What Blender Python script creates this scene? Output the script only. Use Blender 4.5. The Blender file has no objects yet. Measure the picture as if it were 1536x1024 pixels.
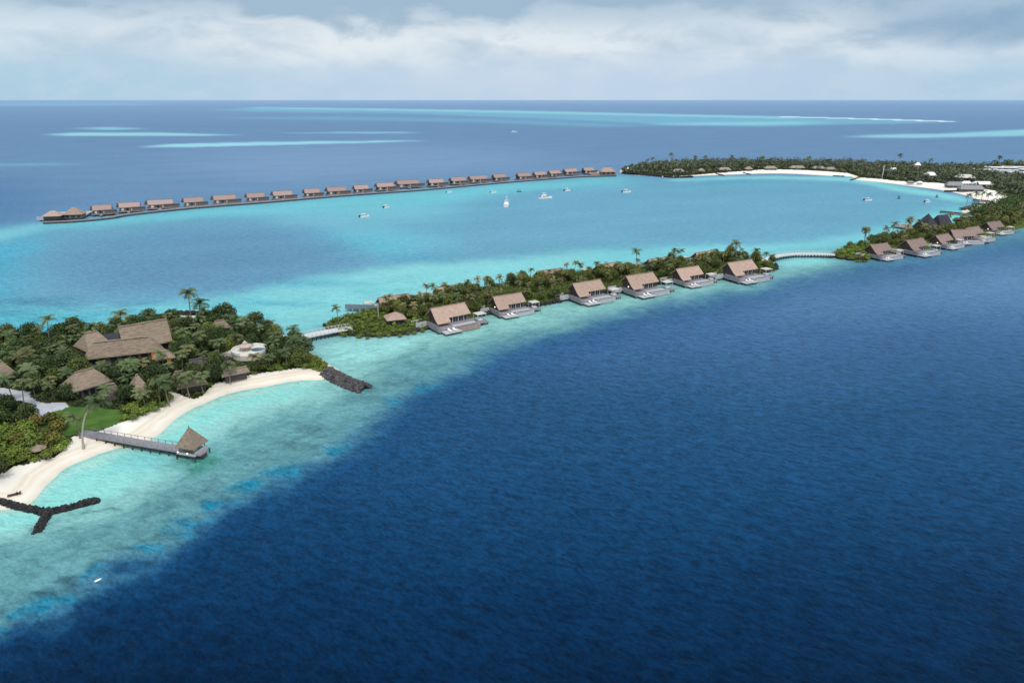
import bpy, math, random
import numpy as np
from mathutils import Vector, Matrix

random.seed(7)
RNG = np.random.default_rng(11)
S = bpy.context.scene
COL = S.collection

# ------------------------------------------------------------------ survey
# The aerial survey: drone at 80 m; a photo point and a height give a place on the ground
CAM_H = 80.0
FPX = 1024.0
PITCH = math.atan(362 / 1024)
CP, SP = math.cos(PITCH), math.sin(PITCH)

def G(px, py, z=0.0):
    a = (px - 768) / FPX
    b = (512 - py) / FPX
    t = (z - CAM_H) / (-SP + b * CP)
    return Vector((a * t, (CP + b * SP) * t, z))

def inv(x, y):
    """ground (z=0) -> survey sheet coordinates, numpy"""
    d = y * CP + CAM_H * SP
    return 768 + FPX * x / d, 512 - FPX * (y * SP - CAM_H * CP) / d

def lin(c):
    return [((v / 255) / 12.92 if v / 255 <= .04045 else ((v / 255 + .055) / 1.055) ** 2.4) for v in c]

# ------------------------------------------------------------------ helpers
def link(o):
    COL.objects.link(o)
    return o

def tag(o, label=None, cat=None, group=None, kind=None):
    if label: o['label'] = label
    if cat: o['category'] = cat
    if group: o['group'] = group
    if kind: o['kind'] = kind
    return o

def thing(name, label, cat, loc=(0, 0, 0), rz=0.0, group=None):
    o = link(bpy.data.objects.new(name, None))
    o.location = loc
    o.rotation_euler = (0, 0, rz)
    o.empty_display_size = .5
    return tag(o, label, cat, group)

def copy_tree(o, parent=None):
    c = o.copy()
    COL.objects.link(c)
    if parent is not None:
        c.parent = parent
    for ch in KIDS.get(o.name, []):
        copy_tree(ch, c)
    return c

KIDS = {}

def mesh_obj(name, me, mat, parent=None):
    o = link(bpy.data.objects.new(name, me))
    if mat: me.materials.append(mat)
    if parent is not None:
        o.parent = parent
        KIDS.setdefault(parent.name, []).append(o)
    return o

class MB:
    def __init__(self):
        self.v = []; self.f = []
    def add(self, vs, fs):
        n = len(self.v)
        self.v += [tuple(v) for v in vs]
        self.f += [tuple(i + n for i in f) for f in fs]
        return self
    def box(self, x0, x1, y0, y1, z0, z1):
        return self.add([(x0,y0,z0),(x1,y0,z0),(x1,y1,z0),(x0,y1,z0),(x0,y0,z1),(x1,y0,z1),(x1,y1,z1),(x0,y1,z1)],
            [(0,3,2,1),(4,5,6,7),(0,1,5,4),(1,2,6,5),(2,3,7,6),(3,0,4,7)])
    def bar(self, a, b, w, h, z0off=0):
        """box from a to b (ground line), width w, from z to z+h"""
        a = Vector(a); b = Vector(b)
        d = (b - a); n = Vector((-d.y, d.x, 0)); n.normalize(); n *= w / 2
        u = Vector((0, 0, h))
        p = [a - n, b - n, b + n, a + n]
        return self.add([*p, *[q + u for q in p]], [(0,3,2,1),(4,5,6,7),(0,1,5,4),(1,2,6,5),(2,3,7,6),(3,0,4,7)])
    def tube(self, pts, rad, n=6):
        base = len(self.v); k = len(pts)
        for i, p in enumerate(pts):
            p = Vector(p)
            d = Vector(pts[min(i+1, k-1)]) - Vector(pts[max(i-1, 0)])
            d.normalize()
            s = d.cross(Vector((0, 1, 0)) if abs(d.y) < .9 else Vector((1, 0, 0))); s.normalize()
            t = d.cross(s)
            r = rad[i] if hasattr(rad, '__len__') else rad
            for j in range(n):
                an = 2 * math.pi * j / n
                self.v.append(tuple(p + s * (r * math.cos(an)) + t * (r * math.sin(an))))
        for i in range(k - 1):
            for j in range(n):
                a = base + i*n + j; b = base + i*n + (j+1) % n
                self.f.append((a, b, b + n, a + n))
        self.f.append(tuple(base + (k-1)*n + j for j in range(n)))
        self.f.append(tuple(base + n - 1 - j for j in range(n)))
        return self
    def slab(self, quad, th):
        """thick sheet: polygon of 3-D points, thickened downwards"""
        k = len(quad)
        q = [Vector(p) for p in quad]
        lo = [p - Vector((0, 0, th)) for p in q]
        fs = [tuple(range(k)), tuple(range(2*k-1, k-1, -1))]
        for i in range(k):
            j = (i + 1) % k
            fs.append((i, i + k, j + k, j))
        return self.add(q + lo, fs)
    def cone(self, c, r, z0, z1, n=10, r1=0.0, th=0.12):
        c = Vector(c)
        ring = [(c.x + r*math.cos(2*math.pi*i/n), c.y + r*math.sin(2*math.pi*i/n), z0) for i in range(n)]
        ring2 = [(x, y, z0 - th) for x, y, _ in ring]
        top = [(c.x + (r1+.02)*math.cos(2*math.pi*i/n), c.y + (r1+.02)*math.sin(2*math.pi*i/n), z1) for i in range(n)]
        fs = [(i, (i+1) % n, 2*n + (i+1) % n, 2*n + i) for i in range(n)]
        fs += [(n+i, n+(i+1) % n, (i+1) % n, i) for i in range(n)]
        fs += [tuple(range(2*n, 3*n)), tuple(range(2*n-1, n-1, -1))]
        return self.add(ring + ring2 + top, fs)
    def mesh(self, name):
        me = bpy.data.meshes.new(name)
        me.from_pydata(self.v, [], self.f)
        me.update()
        return me
    def build(self, name, mat, parent=None):
        return mesh_obj(name, self.mesh(name), mat, parent)

def quads_mesh(name, Q, shade=None):
    """Q (n,4,3) numpy -> mesh of loose quads with a per-leaf tone"""
    n = len(Q)
    me = bpy.data.meshes.new(name)
    me.vertices.add(4*n); me.vertices.foreach_set('co', Q.reshape(-1).astype(np.float32))
    me.loops.add(4*n); me.loops.foreach_set('vertex_index', np.arange(4*n, dtype=np.int32))
    me.polygons.add(n); me.polygons.foreach_set('loop_start', np.arange(0, 4*n, 4, dtype=np.int32))
    try: me.polygons.foreach_set('loop_total', np.full(n, 4, dtype=np.int32))
    except Exception: pass
    me.update(calc_edges=True)
    if shade is not None:
        at = me.attributes.new('tone', 'FLOAT', 'FACE')
        at.data.foreach_set('value', shade.astype(np.float32))
    return me

def grid_mesh(name, X, Y, Z, keep=None):
    """regular (rows, cols) grid mesh; keep = cell mask"""
    r, c = X.shape
    idx = np.arange(r*c).reshape(r, c)
    f = np.stack([idx[:-1, :-1], idx[:-1, 1:], idx[1:, 1:], idx[1:, :-1]], -1)
    f = f.reshape(-1, 4)
    if keep is not None: f = f[keep.reshape(-1)]
    used = np.zeros(r*c, bool); used[f.reshape(-1)] = True
    remap = np.cumsum(used) - 1
    f = remap[f]
    V = np.stack([X, Y, Z], -1).reshape(-1, 3)[used]
    me = bpy.data.meshes.new(name)
    n = len(f)
    me.vertices.add(len(V)); me.vertices.foreach_set('co', V.reshape(-1).astype(np.float32))
    me.loops.add(4*n); me.loops.foreach_set('vertex_index', f.reshape(-1).astype(np.int32))
    me.polygons.add(n); me.polygons.foreach_set('loop_start', np.arange(0, 4*n, 4, dtype=np.int32))
    try: me.polygons.foreach_set('loop_total', np.full(n, 4, dtype=np.int32))
    except Exception: pass
    me.polygons.foreach_set('use_smooth', np.ones(n, dtype=bool))
    me.update(calc_edges=True)
    return me, used

def inside(px, py, poly):
    """vectorised point in polygon"""
    r = np.zeros(np.shape(px), bool)
    k = len(poly)
    for i in range(k):
        x0, y0 = poly[i][0], poly[i][1]; x1, y1 = poly[(i+1) % k][0], poly[(i+1) % k][1]
        if y0 == y1: continue
        c = ((y0 > py) != (y1 > py)) & (px < (x1-x0)*(py-y0)/(y1-y0) + x0)
        r ^= c
    return r

def line_dist(px, py, poly, closed=True):
    d = np.full(np.shape(px), 1e9)
    k = len(poly)
    for i in range(k if closed else k-1):
        x0, y0 = poly[i][0], poly[i][1]; x1, y1 = poly[(i+1) % k][0], poly[(i+1) % k][1]
        dx, dy = x1-x0, y1-y0
        L = dx*dx + dy*dy + 1e-9
        t = np.clip(((px-x0)*dx + (py-y0)*dy) / L, 0, 1)
        d = np.minimum(d, np.hypot(px-x0-t*dx, py-y0-t*dy))
    return d

def sdist(px, py, poly):
    d = line_dist(px, py, poly)
    return np.where(inside(px, py, poly), d, -d)

def smooth(pts, n=4, closed=True):
    """Catmull-Rom through ground points"""
    out = []; k = len(pts)
    P = [Vector((p[0], p[1], 0)) for p in pts]
    for i in range(k if closed else k-1):
        g = (lambda j: P[j % k]) if closed else (lambda j: P[min(max(j, 0), k-1)])
        a, b, c, d = g(i-1), g(i), g(i+1), g(i+2)
        for s in range(n):
            t = s / n
            out.append(.5*((2*b) + (c-a)*t + (2*a-5*b+4*c-d)*t*t + (3*b-a-3*c+d)*t**3))
    if not closed: out.append(P[-1])
    return out

def GP(pts, z=0.0):
    return [G(a, b, z) for a, b in pts]

def vnoise(x, y, seed=0):
    """value noise 0..1, numpy"""
    xi = np.floor(x).astype(np.int64); yi = np.floor(y).astype(np.int64)
    fx = x - xi; fy = y - yi
    fx = fx*fx*(3-2*fx); fy = fy*fy*(3-2*fy)
    def h(a, b):
        n = (a*374761393 + b*668265263 + seed*1442695041) & 0x7fffffff
        n = ((n ^ (n >> 13)) * 1274126177) & 0x7fffffff
        return ((n ^ (n >> 16)) & 0xffff) / 65535.0
    return (h(xi, yi)*(1-fx) + h(xi+1, yi)*fx)*(1-fy) + (h(xi, yi+1)*(1-fx) + h(xi+1, yi+1)*fx)*fy

def fbm(x, y, seed=0, o=3):
    s = 0; a = .5; t = 0
    for k in range(o):
        s = s + a*vnoise(x*2**k, y*2**k, seed+k*17); t += a; a *= .5
    return s / t

# ------------------------------------------------------------------ materials
def mat(name, col, rough=.8, col2=None, scale=1.0, detail=4, spec=.3, stretch=None, bump=0.0, rand=0.0, metal=0):
    m = bpy.data.materials.new(name); m.use_nodes = True
    nt = m.node_tree; N = nt.nodes; L = nt.links
    b = N['Principled BSDF']
    b.inputs['Roughness'].default_value = rough
    b.inputs['Specular IOR Level'].default_value = spec
    b.inputs['Metallic'].default_value = metal
    c1 = (*col, 1); c2 = (*(col2 or [v*.65 for v in col]), 1)
    tc = N.new('ShaderNodeTexCoord')
    src = tc.outputs['Object']
    if stretch:
        mp = N.new('ShaderNodeMapping'); mp.inputs['Scale'].default_value = stretch
        L.new(src, mp.inputs[0]); src = mp.outputs[0]
    no = N.new('ShaderNodeTexNoise'); no.inputs['Scale'].default_value = scale; no.inputs['Detail'].default_value = detail
    L.new(src, no.inputs['Vector'])
    rp = N.new('ShaderNodeMapRange'); rp.inputs[1].default_value = .3; rp.inputs[2].default_value = .7
    L.new(no.outputs['Fac'], rp.inputs[0])
    mx = N.new('ShaderNodeMix'); mx.data_type = 'RGBA'
    mx.inputs[6].default_value = c1; mx.inputs[7].default_value = c2
    L.new(rp.outputs[0], mx.inputs[0])
    out = mx.outputs[2]
    if rand:
        oi = N.new('ShaderNodeObjectInfo')
        mr = N.new('ShaderNodeMapRange'); mr.inputs[3].default_value = 1-rand; mr.inputs[4].default_value = 1+rand
        L.new(oi.outputs['Random'], mr.inputs[0])
        hv = N.new('ShaderNodeHueSaturation'); L.new(mr.outputs[0], hv.inputs['Value']); L.new(out, hv.inputs['Color'])
        out = hv.outputs[0]
    L.new(out, b.inputs['Base Color'])
    if bump:
        bp = N.new('ShaderNodeBump'); bp.inputs['Distance'].default_value = bump
        L.new(no.outputs['Fac'], bp.inputs['Height']); L.new(bp.outputs[0], b.inputs['Normal'])
    return m

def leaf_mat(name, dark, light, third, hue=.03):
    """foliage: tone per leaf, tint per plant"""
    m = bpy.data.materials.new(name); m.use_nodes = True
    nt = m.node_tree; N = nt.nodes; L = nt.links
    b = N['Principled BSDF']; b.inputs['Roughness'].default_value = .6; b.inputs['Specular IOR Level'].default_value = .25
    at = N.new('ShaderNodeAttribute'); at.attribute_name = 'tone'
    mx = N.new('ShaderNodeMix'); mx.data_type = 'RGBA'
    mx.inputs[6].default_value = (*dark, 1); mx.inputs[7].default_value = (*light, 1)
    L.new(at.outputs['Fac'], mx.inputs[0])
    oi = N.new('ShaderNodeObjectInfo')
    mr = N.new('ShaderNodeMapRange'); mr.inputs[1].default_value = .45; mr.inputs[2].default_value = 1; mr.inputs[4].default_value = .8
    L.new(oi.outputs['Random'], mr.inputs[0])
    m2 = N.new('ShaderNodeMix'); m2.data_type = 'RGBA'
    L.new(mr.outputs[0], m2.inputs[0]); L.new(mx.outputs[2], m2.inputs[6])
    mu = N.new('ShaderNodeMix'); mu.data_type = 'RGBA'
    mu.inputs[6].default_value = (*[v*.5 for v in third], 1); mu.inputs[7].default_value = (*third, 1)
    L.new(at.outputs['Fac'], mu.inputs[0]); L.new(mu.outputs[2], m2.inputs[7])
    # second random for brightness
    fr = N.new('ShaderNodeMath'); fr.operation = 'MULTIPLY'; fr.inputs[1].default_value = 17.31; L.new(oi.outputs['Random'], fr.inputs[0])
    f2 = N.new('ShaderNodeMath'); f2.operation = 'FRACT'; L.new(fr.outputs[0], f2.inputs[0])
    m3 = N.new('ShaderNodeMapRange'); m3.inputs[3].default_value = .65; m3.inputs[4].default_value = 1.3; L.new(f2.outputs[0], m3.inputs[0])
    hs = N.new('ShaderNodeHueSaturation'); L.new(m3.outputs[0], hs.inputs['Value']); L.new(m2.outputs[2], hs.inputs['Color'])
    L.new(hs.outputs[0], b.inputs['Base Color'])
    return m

M = {}
M['thatch'] = mat('pink_thatch', (.425,.305,.245), .9, (.28,.198,.16), 1.0, 8, .1, (.7,3,3), .12, .14)
M['thatch_far'] = mat('hazed_thatch', (.36,.262,.24), .9, (.28,.205,.19), .8, 5, .1, (1,5,5), .05, .1)  # far thatch, distance haze painted into its greyer colour
M['thatch_mauve'] = mat('mauve_thatch', (.275,.20,.18), .9, (.18,.13,.118), .8, 8, .1, (.8,3,3), .12, .12)
M['thatch_brown'] = mat('brown_thatch', (.295,.232,.175), .9, (.17,.13,.10), .8, 8, .1, (.8,3,3), .12, .10)
M['thatch_grey'] = mat('grey_thatch', (.12,.105,.105), .9, (.075,.066,.07), 1.0, 6, .1, (1,5,5), .05)
M['thatch_dark'] = mat('dark_thatch', (.055,.055,.068), .9, (.035,.035,.045), 1.0, 6, .1, (1,5,5), .05)
M['wood'] = mat('weathered_grey_wood', (.27,.255,.275), .75, (.19,.18,.20), .8, 5, .3, (8,1,1))
M['slate'] = mat('slate_blue_slats', (.22,.25,.29), .8, (.15,.17,.21), .8, 4, .2, (6,1,1))
M['skirt'] = mat('tarred_timber', (.075,.09,.10), .8, (.045,.055,.062), .8, 4, .2)
M['wood_pale'] = mat('pale_wood', (.46,.45,.46), .7, (.36,.35,.37), .8, 5, .3, (1,8,1))
M['bridge'] = mat('bleached_planks', (.62,.61,.60), .75, (.50,.49,.49), .8, 5, .2, (8,1,1))
M['wood_dark'] = mat('dark_timber', (.07,.058,.052), .7, (.04,.033,.03), 1, 5, .3, (8,1,1))
M['wall'] = mat('timber_wall', (.20,.165,.15), .8, (.13,.105,.098), .9, 4, .2, (1,1,5))
M['white'] = mat('white_paint', (.78,.78,.77), .5, (.70,.70,.70), .6, 4, .4)
M['cream'] = mat('cream_render', (.66,.61,.53), .8, (.55,.51,.45), .5, 5, .2)
M['tan'] = mat('tan_stone', (.36,.26,.22), .8, (.28,.20,.17), .7, 5, .2)
M['glass'] = mat('dark_glass', (.02,.025,.03), .08, (.03,.04,.05), .5, 2, .6)
M['poolwater'] = mat('pool_water', (.10,.17,.20), .08, (.07,.13,.17), .6, 3, .5)
M['pole'] = mat('pale_pole', (.42,.38,.33), .8, (.32,.29,.25), 2, 4, .2)
M['trunk'] = mat('palm_trunk', (.22,.19,.16), .9, (.13,.11,.09), 3, 4, .1, (1,1,4))
M['trunk_pale'] = mat('pale_palm_trunk', (.42,.37,.31), .9, (.29,.25,.21), 3, 4, .1, (1,1,4))
M['bark'] = mat('bark', (.11,.085,.065), .9, (.06,.045,.035), 3, 4, .1)
M['rock'] = mat('basalt_boulders', (.042,.040,.042), .85, (.010,.010,.012), 1.3, 5, .3, None, .2)
M['rock2'] = mat('grey_boulders', (.13,.12,.12), .85, (.022,.021,.025), .9, 5, .3, None, .2)
M['seawall'] = mat('seawall_rock', (.055,.052,.05), .9, (.022,.021,.022), 1.0, 6, .2, None, .3)
M['soil'] = mat('leaf_litter', (.042,.052,.018), .95, (.022,.030,.010), .5, 5, .1)
M['lawn'] = mat('lawn_grass', (.075,.15,.028), .9, (.045,.095,.02), .35, 6, .1)
M['paving'] = mat('pale_paving', (.46,.47,.50), .8, (.36,.37,.40), .4, 6, .2)
M['concrete'] = mat('concrete', (.44,.43,.42), .85, (.33,.32,.31), .3, 5, .2)
M['black'] = mat('black_plastic', (.015,.015,.018), .4, (.03,.03,.03), 2, 2, .4)
M['roof_tan'] = mat('tan_thatch', (.30,.265,.22), .9, (.22,.195,.16), .6, 5, .1)
M['canvas'] = mat('canvas', (.55,.52,.46), .8, (.46,.43,.38), 1.5, 3, .2)
M['cushion'] = mat('white_cushion', (.80,.80,.80), .8, (.70,.70,.72), 2, 3, .2)
M['palm'] = leaf_mat('palm_fronds', (.050,.062,.022), (.20,.195,.07), (.29,.235,.12))
M['palm_g'] = leaf_mat('green_palm_fronds', (.030,.058,.022), (.135,.18,.068), (.17,.185,.075))
M['leaf'] = leaf_mat('broad_leaves', (.014,.031,.010), (.075,.118,.030), (.125,.145,.036))
M['leaf_o'] = leaf_mat('olive_leaves', (.042,.066,.014), (.155,.185,.042), (.205,.195,.05))
M['shrub'] = leaf_mat('shrub_leaves', (.065,.105,.016), (.165,.235,.036), (.215,.235,.04))
M['shrub_y'] = leaf_mat('golden_shrub_leaves', (.06,.075,.013), (.17,.165,.03), (.19,.15,.03))
M['far'] = leaf_mat('far_wood_leaves', (.036,.058,.034), (.115,.138,.072), (.14,.13,.075))  # leaves lightened, distance haze painted into the colour

def emit(name, col, s):
    m = bpy.data.materials.new(name); m.use_nodes = True
    b = m.node_tree.nodes['Principled BSDF']
    b.inputs['Base Color'].default_value = (*col, 1)
    b.inputs['Emission Color'].default_value = (*col, 1); b.inputs['Emission Strength'].default_value = s
    return m
M['lamp'] = emit('warm_lamp', (1, .86, .62), 2.2)
M['lamp_o'] = emit('orange_lamp', (.6, .22, .05), .35)

# ------------------------------------------------------------------ outlines on the survey sheet
NEAR = [(-330,880),(-180,815),(-80,783),(-20,768),(20,763),(42,757),(58,742),(75,722),(98,703),(132,687),(172,673),(204,667),(232,655),(258,633),(292,611),(342,591),(400,579),(450,571),(488,569),
        (508,556),(497,548),(475,534),(455,522),(445,513),(428,502),(405,492),(380,486),(345,478),(300,473),(262,473),(231,481),(180,492),(120,500),(60,508),(0,512),(-80,525),(-200,548),(-340,600)]
ISLE2 = [(486,489),(500,499),(522,503),(560,505),(600,503),(640,494),(690,482),(735,471),(790,463),(850,451),(925,437),(1000,425),(1075,415),(1130,411),(1163,404),(1163,399),(1148,393),
         (1110,387),(1050,388),(960,398),(900,405),(830,415),(770,425),(700,438),(640,450),(600,458),(545,470),(505,480)]
ISLE3 = [(1247,383),(1262,389),(1290,391),(1315,386),(1370,378),(1420,369),(1470,361),(1500,352),(1520,345),(1560,335),(1560,322),(1500,327),(1484,323),(1470,328),(1440,335),(1420,340),(1395,343),(1370,350),(1340,357),(1310,363),(1275,370),(1255,376)]
FAR = [(930,256),(936,261),(970,264),(1008,266),(1045,264),(1082,262.6),(1120,261.2),(1150,260.4),(1180,260.6),(1212,262),(1245,264),(1277,265.2),(1281,268),(1284,270),(1320,273.5),(1345,276.5),(1372,280),(1410,285),(1436,290),(1458,296),(1470,303),(1452,311),(1442,317),(1455,322),(1490,328),(1560,331),(1700,330),(1700,243),(1560,244),(1500,247),(1440,250),(1380,249),(1300,246),(1200,245),(1100,244.5),(1000,246),(950,249)]
BOARD = [(66,333),(112,331),(165,326),(195,321),(290,311),(405,302),(505,293.5),(635,284),(745,274),(860,265),(900,263.5),(924,263)]

near_w = smooth(GP(NEAR), 3); isle2_w = smooth(GP(ISLE2), 3); isle3_w = smooth(GP(ISLE3), 3); far_w = smooth(GP(FAR), 2)

# ------------------------------------------------------------------ sea chart (depth and bottom colour, with painted haze and sky reflection)
U0, U1, V0, V1 = -420, 1960, 150, 1120
CW, CH = (U1-U0)//2, (V1-V0)
chart = np.zeros((CH, CW, 3)); reefm = np.zeros((CH, CW))
uu, vv = np.meshgrid(U0 + 2*np.arange(CW) + 1.0, V0 + np.arange(CH) + .5)

def blur1(a, s, ax):
    if s < .3: return a
    r = int(3*s) + 1
    k = np.exp(-.5*(np.arange(-r, r+1)/s)**2); k /= k.sum()
    pad = [(0, 0)]*a.ndim; pad[ax] = (r, r)
    p = np.pad(a, pad, mode='edge')
    out = np.zeros_like(a)
    for i, w in enumerate(k):
        sl = [slice(None)]*a.ndim; sl[ax] = slice(i, i + a.shape[ax])
        out += w*p[tuple(sl)]
    return out

def mask(poly, bx, by):
    m = inside(uu, vv, poly).astype(float)
    return blur1(blur1(m, bx/2, 1), by, 0)

def paint(poly, col, bx, by, op=1.0):
    global chart
    m = mask(poly, bx, by)[..., None]*op
    chart = chart*(1-m) + np.array(lin(col))*m

def band(line, widths, col, bx, by, op=1.0):
    """polyline with half-widths"""
    up = [(p[0], p[1]-w) for p, w in zip(line, widths)]
    dn = [(p[0], p[1]+w) for p, w in zip(line, widths)]
    paint(up + dn[::-1], col, bx, by, op)

rows = [(150,(152,182,212)),(152,(136,166,198)),(160,(122,153,187)),(172,(112,144,178)),(190,(104,137,171)),(215,(103,136,170)),(260,(104,138,172)),(330,(96,134,170)),(420,(90,130,166)),(500,(60,101,144)),(600,(33,79,118)),(700,(22,70,110)),(800,(12,59,97)),(900,(4,47,83)),(1024,(0,31,61)),(1120,(1,28,56))]  # paler with distance: sky reflection and haze painted into the sea colour
rv = [r[0] for r in rows]
for k in range(3):
    chart[..., k] = np.interp(vv, rv, [lin(r[1])[k] for r in rows])
# left outer water is a little deeper
paint([(-420,260),(60,270),(60,330),(-60,345),(-420,345)], (72,116,158), 60, 16, .8)
paint([(300,225),(500,215),(760,222),(860,245),(640,262),(420,275),(280,262)], (122,152,184), 70, 9, .8)
# far shoals
paint([(320,165),(400,161),(600,164),(800,167),(1000,172),(1200,176),(1430,182),(1380,185),(1250,187),(1150,190),(1000,187),(800,178),(600,170),(400,168)], (118,178,200), 16, 1.0, .8)
band([(380,162),(600,165),(800,168.5),(1000,173),(1200,177)], [.8,1.3,1.5,1.5,1.5], (150,205,214), 12, .6, .85)
band([(990,187),(1100,186),(1220,184)], [1.5,2.5,2], (140,205,212), 22, 1, .8)
paint([(300,177),(500,175),(760,179),(1000,189),(900,191),(700,183),(500,180)], (112,168,196), 20, 1.0, .7)
paint([(70,202),(110,199),(220,198.5),(370,203),(220,204.5),(100,204.5)], (150,206,216), 10, .6, .95)
paint([(112,192.5),(160,190.8),(225,193),(160,195.2)], (138,196,212), 10, .5, .9)
paint([(212,220.5),(260,216),(400,213),(660,210.5),(560,214),(400,218),(260,221.5)], (156,212,222), 8, .7, .95)
paint([(430,199.5),(560,197.6),(650,199),(560,200.6)], (140,196,212), 12, .5, .8)
paint([(1270,205.5),(1320,202),(1420,200.5),(1560,193),(1960,190),(1960,204),(1536,204),(1350,207.5)], (148,204,216), 12, .9, .9)
paint([(-420,248),(0,245),(60,244.6),(140,246),(60,248.5),(-420,252)], (116,170,200), 14, .8, .7)
paint([(-420,158),(0,155.5),(120,154.5),(270,157),(120,158.5),(-420,161)], (130,182,208), 14, .6, .7)
band([(1170,175.2),(1260,177.5),(1340,179.8),(1432,182.6)], [.45,.55,.7,.6], (235,244,246), 2, .25, .9)
# lagoon
LAG = [(-420,352),(20,345),*BOARD,(935,262),(1010,268),(1280,266),(1380,284),(1470,300),(1500,310),(1470,330),(1390,345),(1260,378),(1150,386),(1000,395),(800,425),(600,465),(500,490),(440,515),(300,485),(180,500),(0,520),(-420,540)]
paint(LAG, (104,162,185), 5, 1.6)
paint([(60,372),(200,350),(400,338),(560,352),(610,372),(560,402),(450,428),(330,445),(200,446),(80,425)], (95,142,173), 50, 11, .95)
paint([(560,300),(800,285),(1000,290),(1300,292),(1330,310),(1240,340),(1050,352),(900,362),(760,368),(660,350)], (104,163,187), 40, 9, .9)
paint([(-420,352),(0,345),(60,340),(50,372),(20,440),(0,462),(-420,470)], (72,164,190), 26, 9, .9)
# light band under the far boardwalk
band([(60,340),(165,333),(290,320),(405,313),(505,307),(640,298),(745,285),(860,275),(930,271)], [5,6,7,9,12,13,8,6,7], (112,196,206), 22, 3.2, .85)
band([(400,322),(520,326),(640,322),(700,312)], [7,10,11,5], (122,196,206), 34, 5, .6)
paint([(480,345),(560,340),(650,358),(640,378),(570,385),(520,370)], (98,192,208), 34, 8, .75)
# bright shoal on the near side of the lagoon
paint([(-420,480),(-40,462),(60,468),(180,462),(300,452),(400,432),(480,416),(560,402),(640,394),(720,393),(800,384),(900,374),(1000,371),(1100,370),(1200,366),(1290,352),(1350,334),(1400,318),(1440,306),(1480,310),(1480,345),(1250,390),(1000,405),(600,475),(480,520),(300,490),(0,540),(-420,560)], (120,201,207), 20, 5, .95)
paint([(-420,470),(0,462),(120,470),(200,480),(120,520),(0,530),(-420,560)], (84,178,196), 26, 8, .85)
paint([(420,455),(520,432),(640,408),(760,400),(900,385),(900,405),(700,440),(560,470),(440,505),(380,480)], (142,214,214), 26, 6, .7)
band([(1290,371),(1350,353),(1400,335),(1450,318)], [4,6,6,4], (150,228,226), 14, 3, .75)
band([(1010,270),(1150,266),(1280,269),(1340,282),(1400,291),(1450,301)], [2,2,3,4,4,4], (140,216,216), 8, 1.4, .8)
band([(400,448),(480,430),(560,413),(640,403),(720,399),(800,391),(900,382)], [5,8,8,7,6,5,4], (156,220,218), 26, 4, .45)
band([(1000,376),(1120,373),(1230,366),(1300,352)], [4,4,5,4], (140,214,220), 22, 3, .6)
band([(420,330),(520,338),(600,352),(680,372)], [5,6,6,5], (124,192,206), 34, 5, .6)
# darker seagrass spots
for (a, b, w, h, c, o) in [(60,452,70,6,(50,120,150),.35),(330,462,40,3,(70,165,185),.6),(400,455,45,3.5,(66,160,182),.6),(455,455,30,3,(70,165,185),.5),(560,437,40,3,(78,180,196),.6),(470,425,90,5,(76,160,186),.5),
                           (620,385,50,4,(80,165,190),.6),(60,480,40,4,(60,150,170),.5),(20,470,30,5,(60,140,165),.6),(110,475,30,3,(60,160,180),.5),(1100,275,60,3,(80,160,185),.6),(90,462,30,3,(48,118,148),.6),(170,470,40,4,(52,128,156),.5),(210,456,40,3,(56,130,165),.5),(40,495,40,4,(60,140,165),.5),(35,455,25,3,(52,118,150),.6)]:
    th = np.linspace(0, 2*math.pi, 17)[:-1]
    paint([(a + w*math.cos(t), b + h*math.sin(t)) for t in th], c, 14, 2.5, o)
# end of the boardwalk: white water
paint([(-420,372),(0,343),(64,333),(66,341),(0,365),(-420,400)], (130,198,206), 14, 4, .75)
# front: reef slope from the beach to the drop-off
EDGE = [(-420,1120),(-60,968),(0,943),(65,914),(130,878),(182,848),(234,820),(277,794),(358,750),(407,722),(500,678),(528,645),(577,617),(625,582),(674,557),(723,533),(800,504),(918,466),(1081,436),(1163,417),(1300,396),(1400,379),(1536,356),(1700,345),(1960,330)]
shore = [(1960,320),(1560,332),(1500,350),(1420,368),(1315,386),(1260,388),(1163,404),(1075,415),(925,437),(735,470),(600,503),(522,503),(440,515),(500,556),(488,566),(400,576),(292,608),(204,664),(98,700),(58,740),(20,760),(-420,820)]
paint([(a, b+30) for a, b in EDGE] + shore, (14,74,122), 40, 18, .7)
paint([(a, b+9) for a, b in EDGE] + shore, (24,98,142), 22, 10, .85)
paint(EDGE + shore, (108,162,166), 22, 10, .95)
INNER = [(-420,905),(-60,862),(0,836),(65,810),(156,766),(208,728),(277,704),(320,672),(380,636),(440,612),(500,598),(548,574),(560,556),(610,532),(655,520),(720,506),(800,488),(918,460),(1081,428),(1163,410),(1290,390),(1330,380),(1400,366),(1536,341),(1960,318)]
paint(INNER + shore, (156,212,206), 22, 10, .95)
paint([(-420,860),(-60,835),(0,815),(60,795),(130,757),(190,712),(245,686),(300,650),(360,618),(430,596),(490,582),(488,564),(400,576),(292,606),(204,662),(98,698),(58,738),(20,758),(-60,765),(-420,800)], (146,220,212), 10, 5, .9)
paint([(150,690),(250,668),(300,655),(330,660),(300,700),(220,715)], (98,178,182), 30, 8, .55)
paint([(470,520),(520,510),(600,510),(640,502),(640,512),(600,524),(560,540),(530,548),(500,545)], (160,222,218), 14, 5, .9)
band([(640,506),(735,484),(800,474),(925,450),(1075,427),(1170,411),(1240,395)], [6,7,7,6,5,5,5], (146,204,196), 16, 4, .7)
band([(1165,400),(1200,394),(1245,392)], [4,6,4], (150,226,220), 10, 3, .8)
# pale water right at the sand
band([(-60,772),(20,765),(50,758),(75,730),(110,704),(172,680),(232,660),(262,640),(300,615),(345,596),(400,584),(450,576),(490,573)], [5,5,5,5,4,4,4,5,4,3.5,3,3,3], (182,222,208), 6, 2.5, .85)
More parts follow.
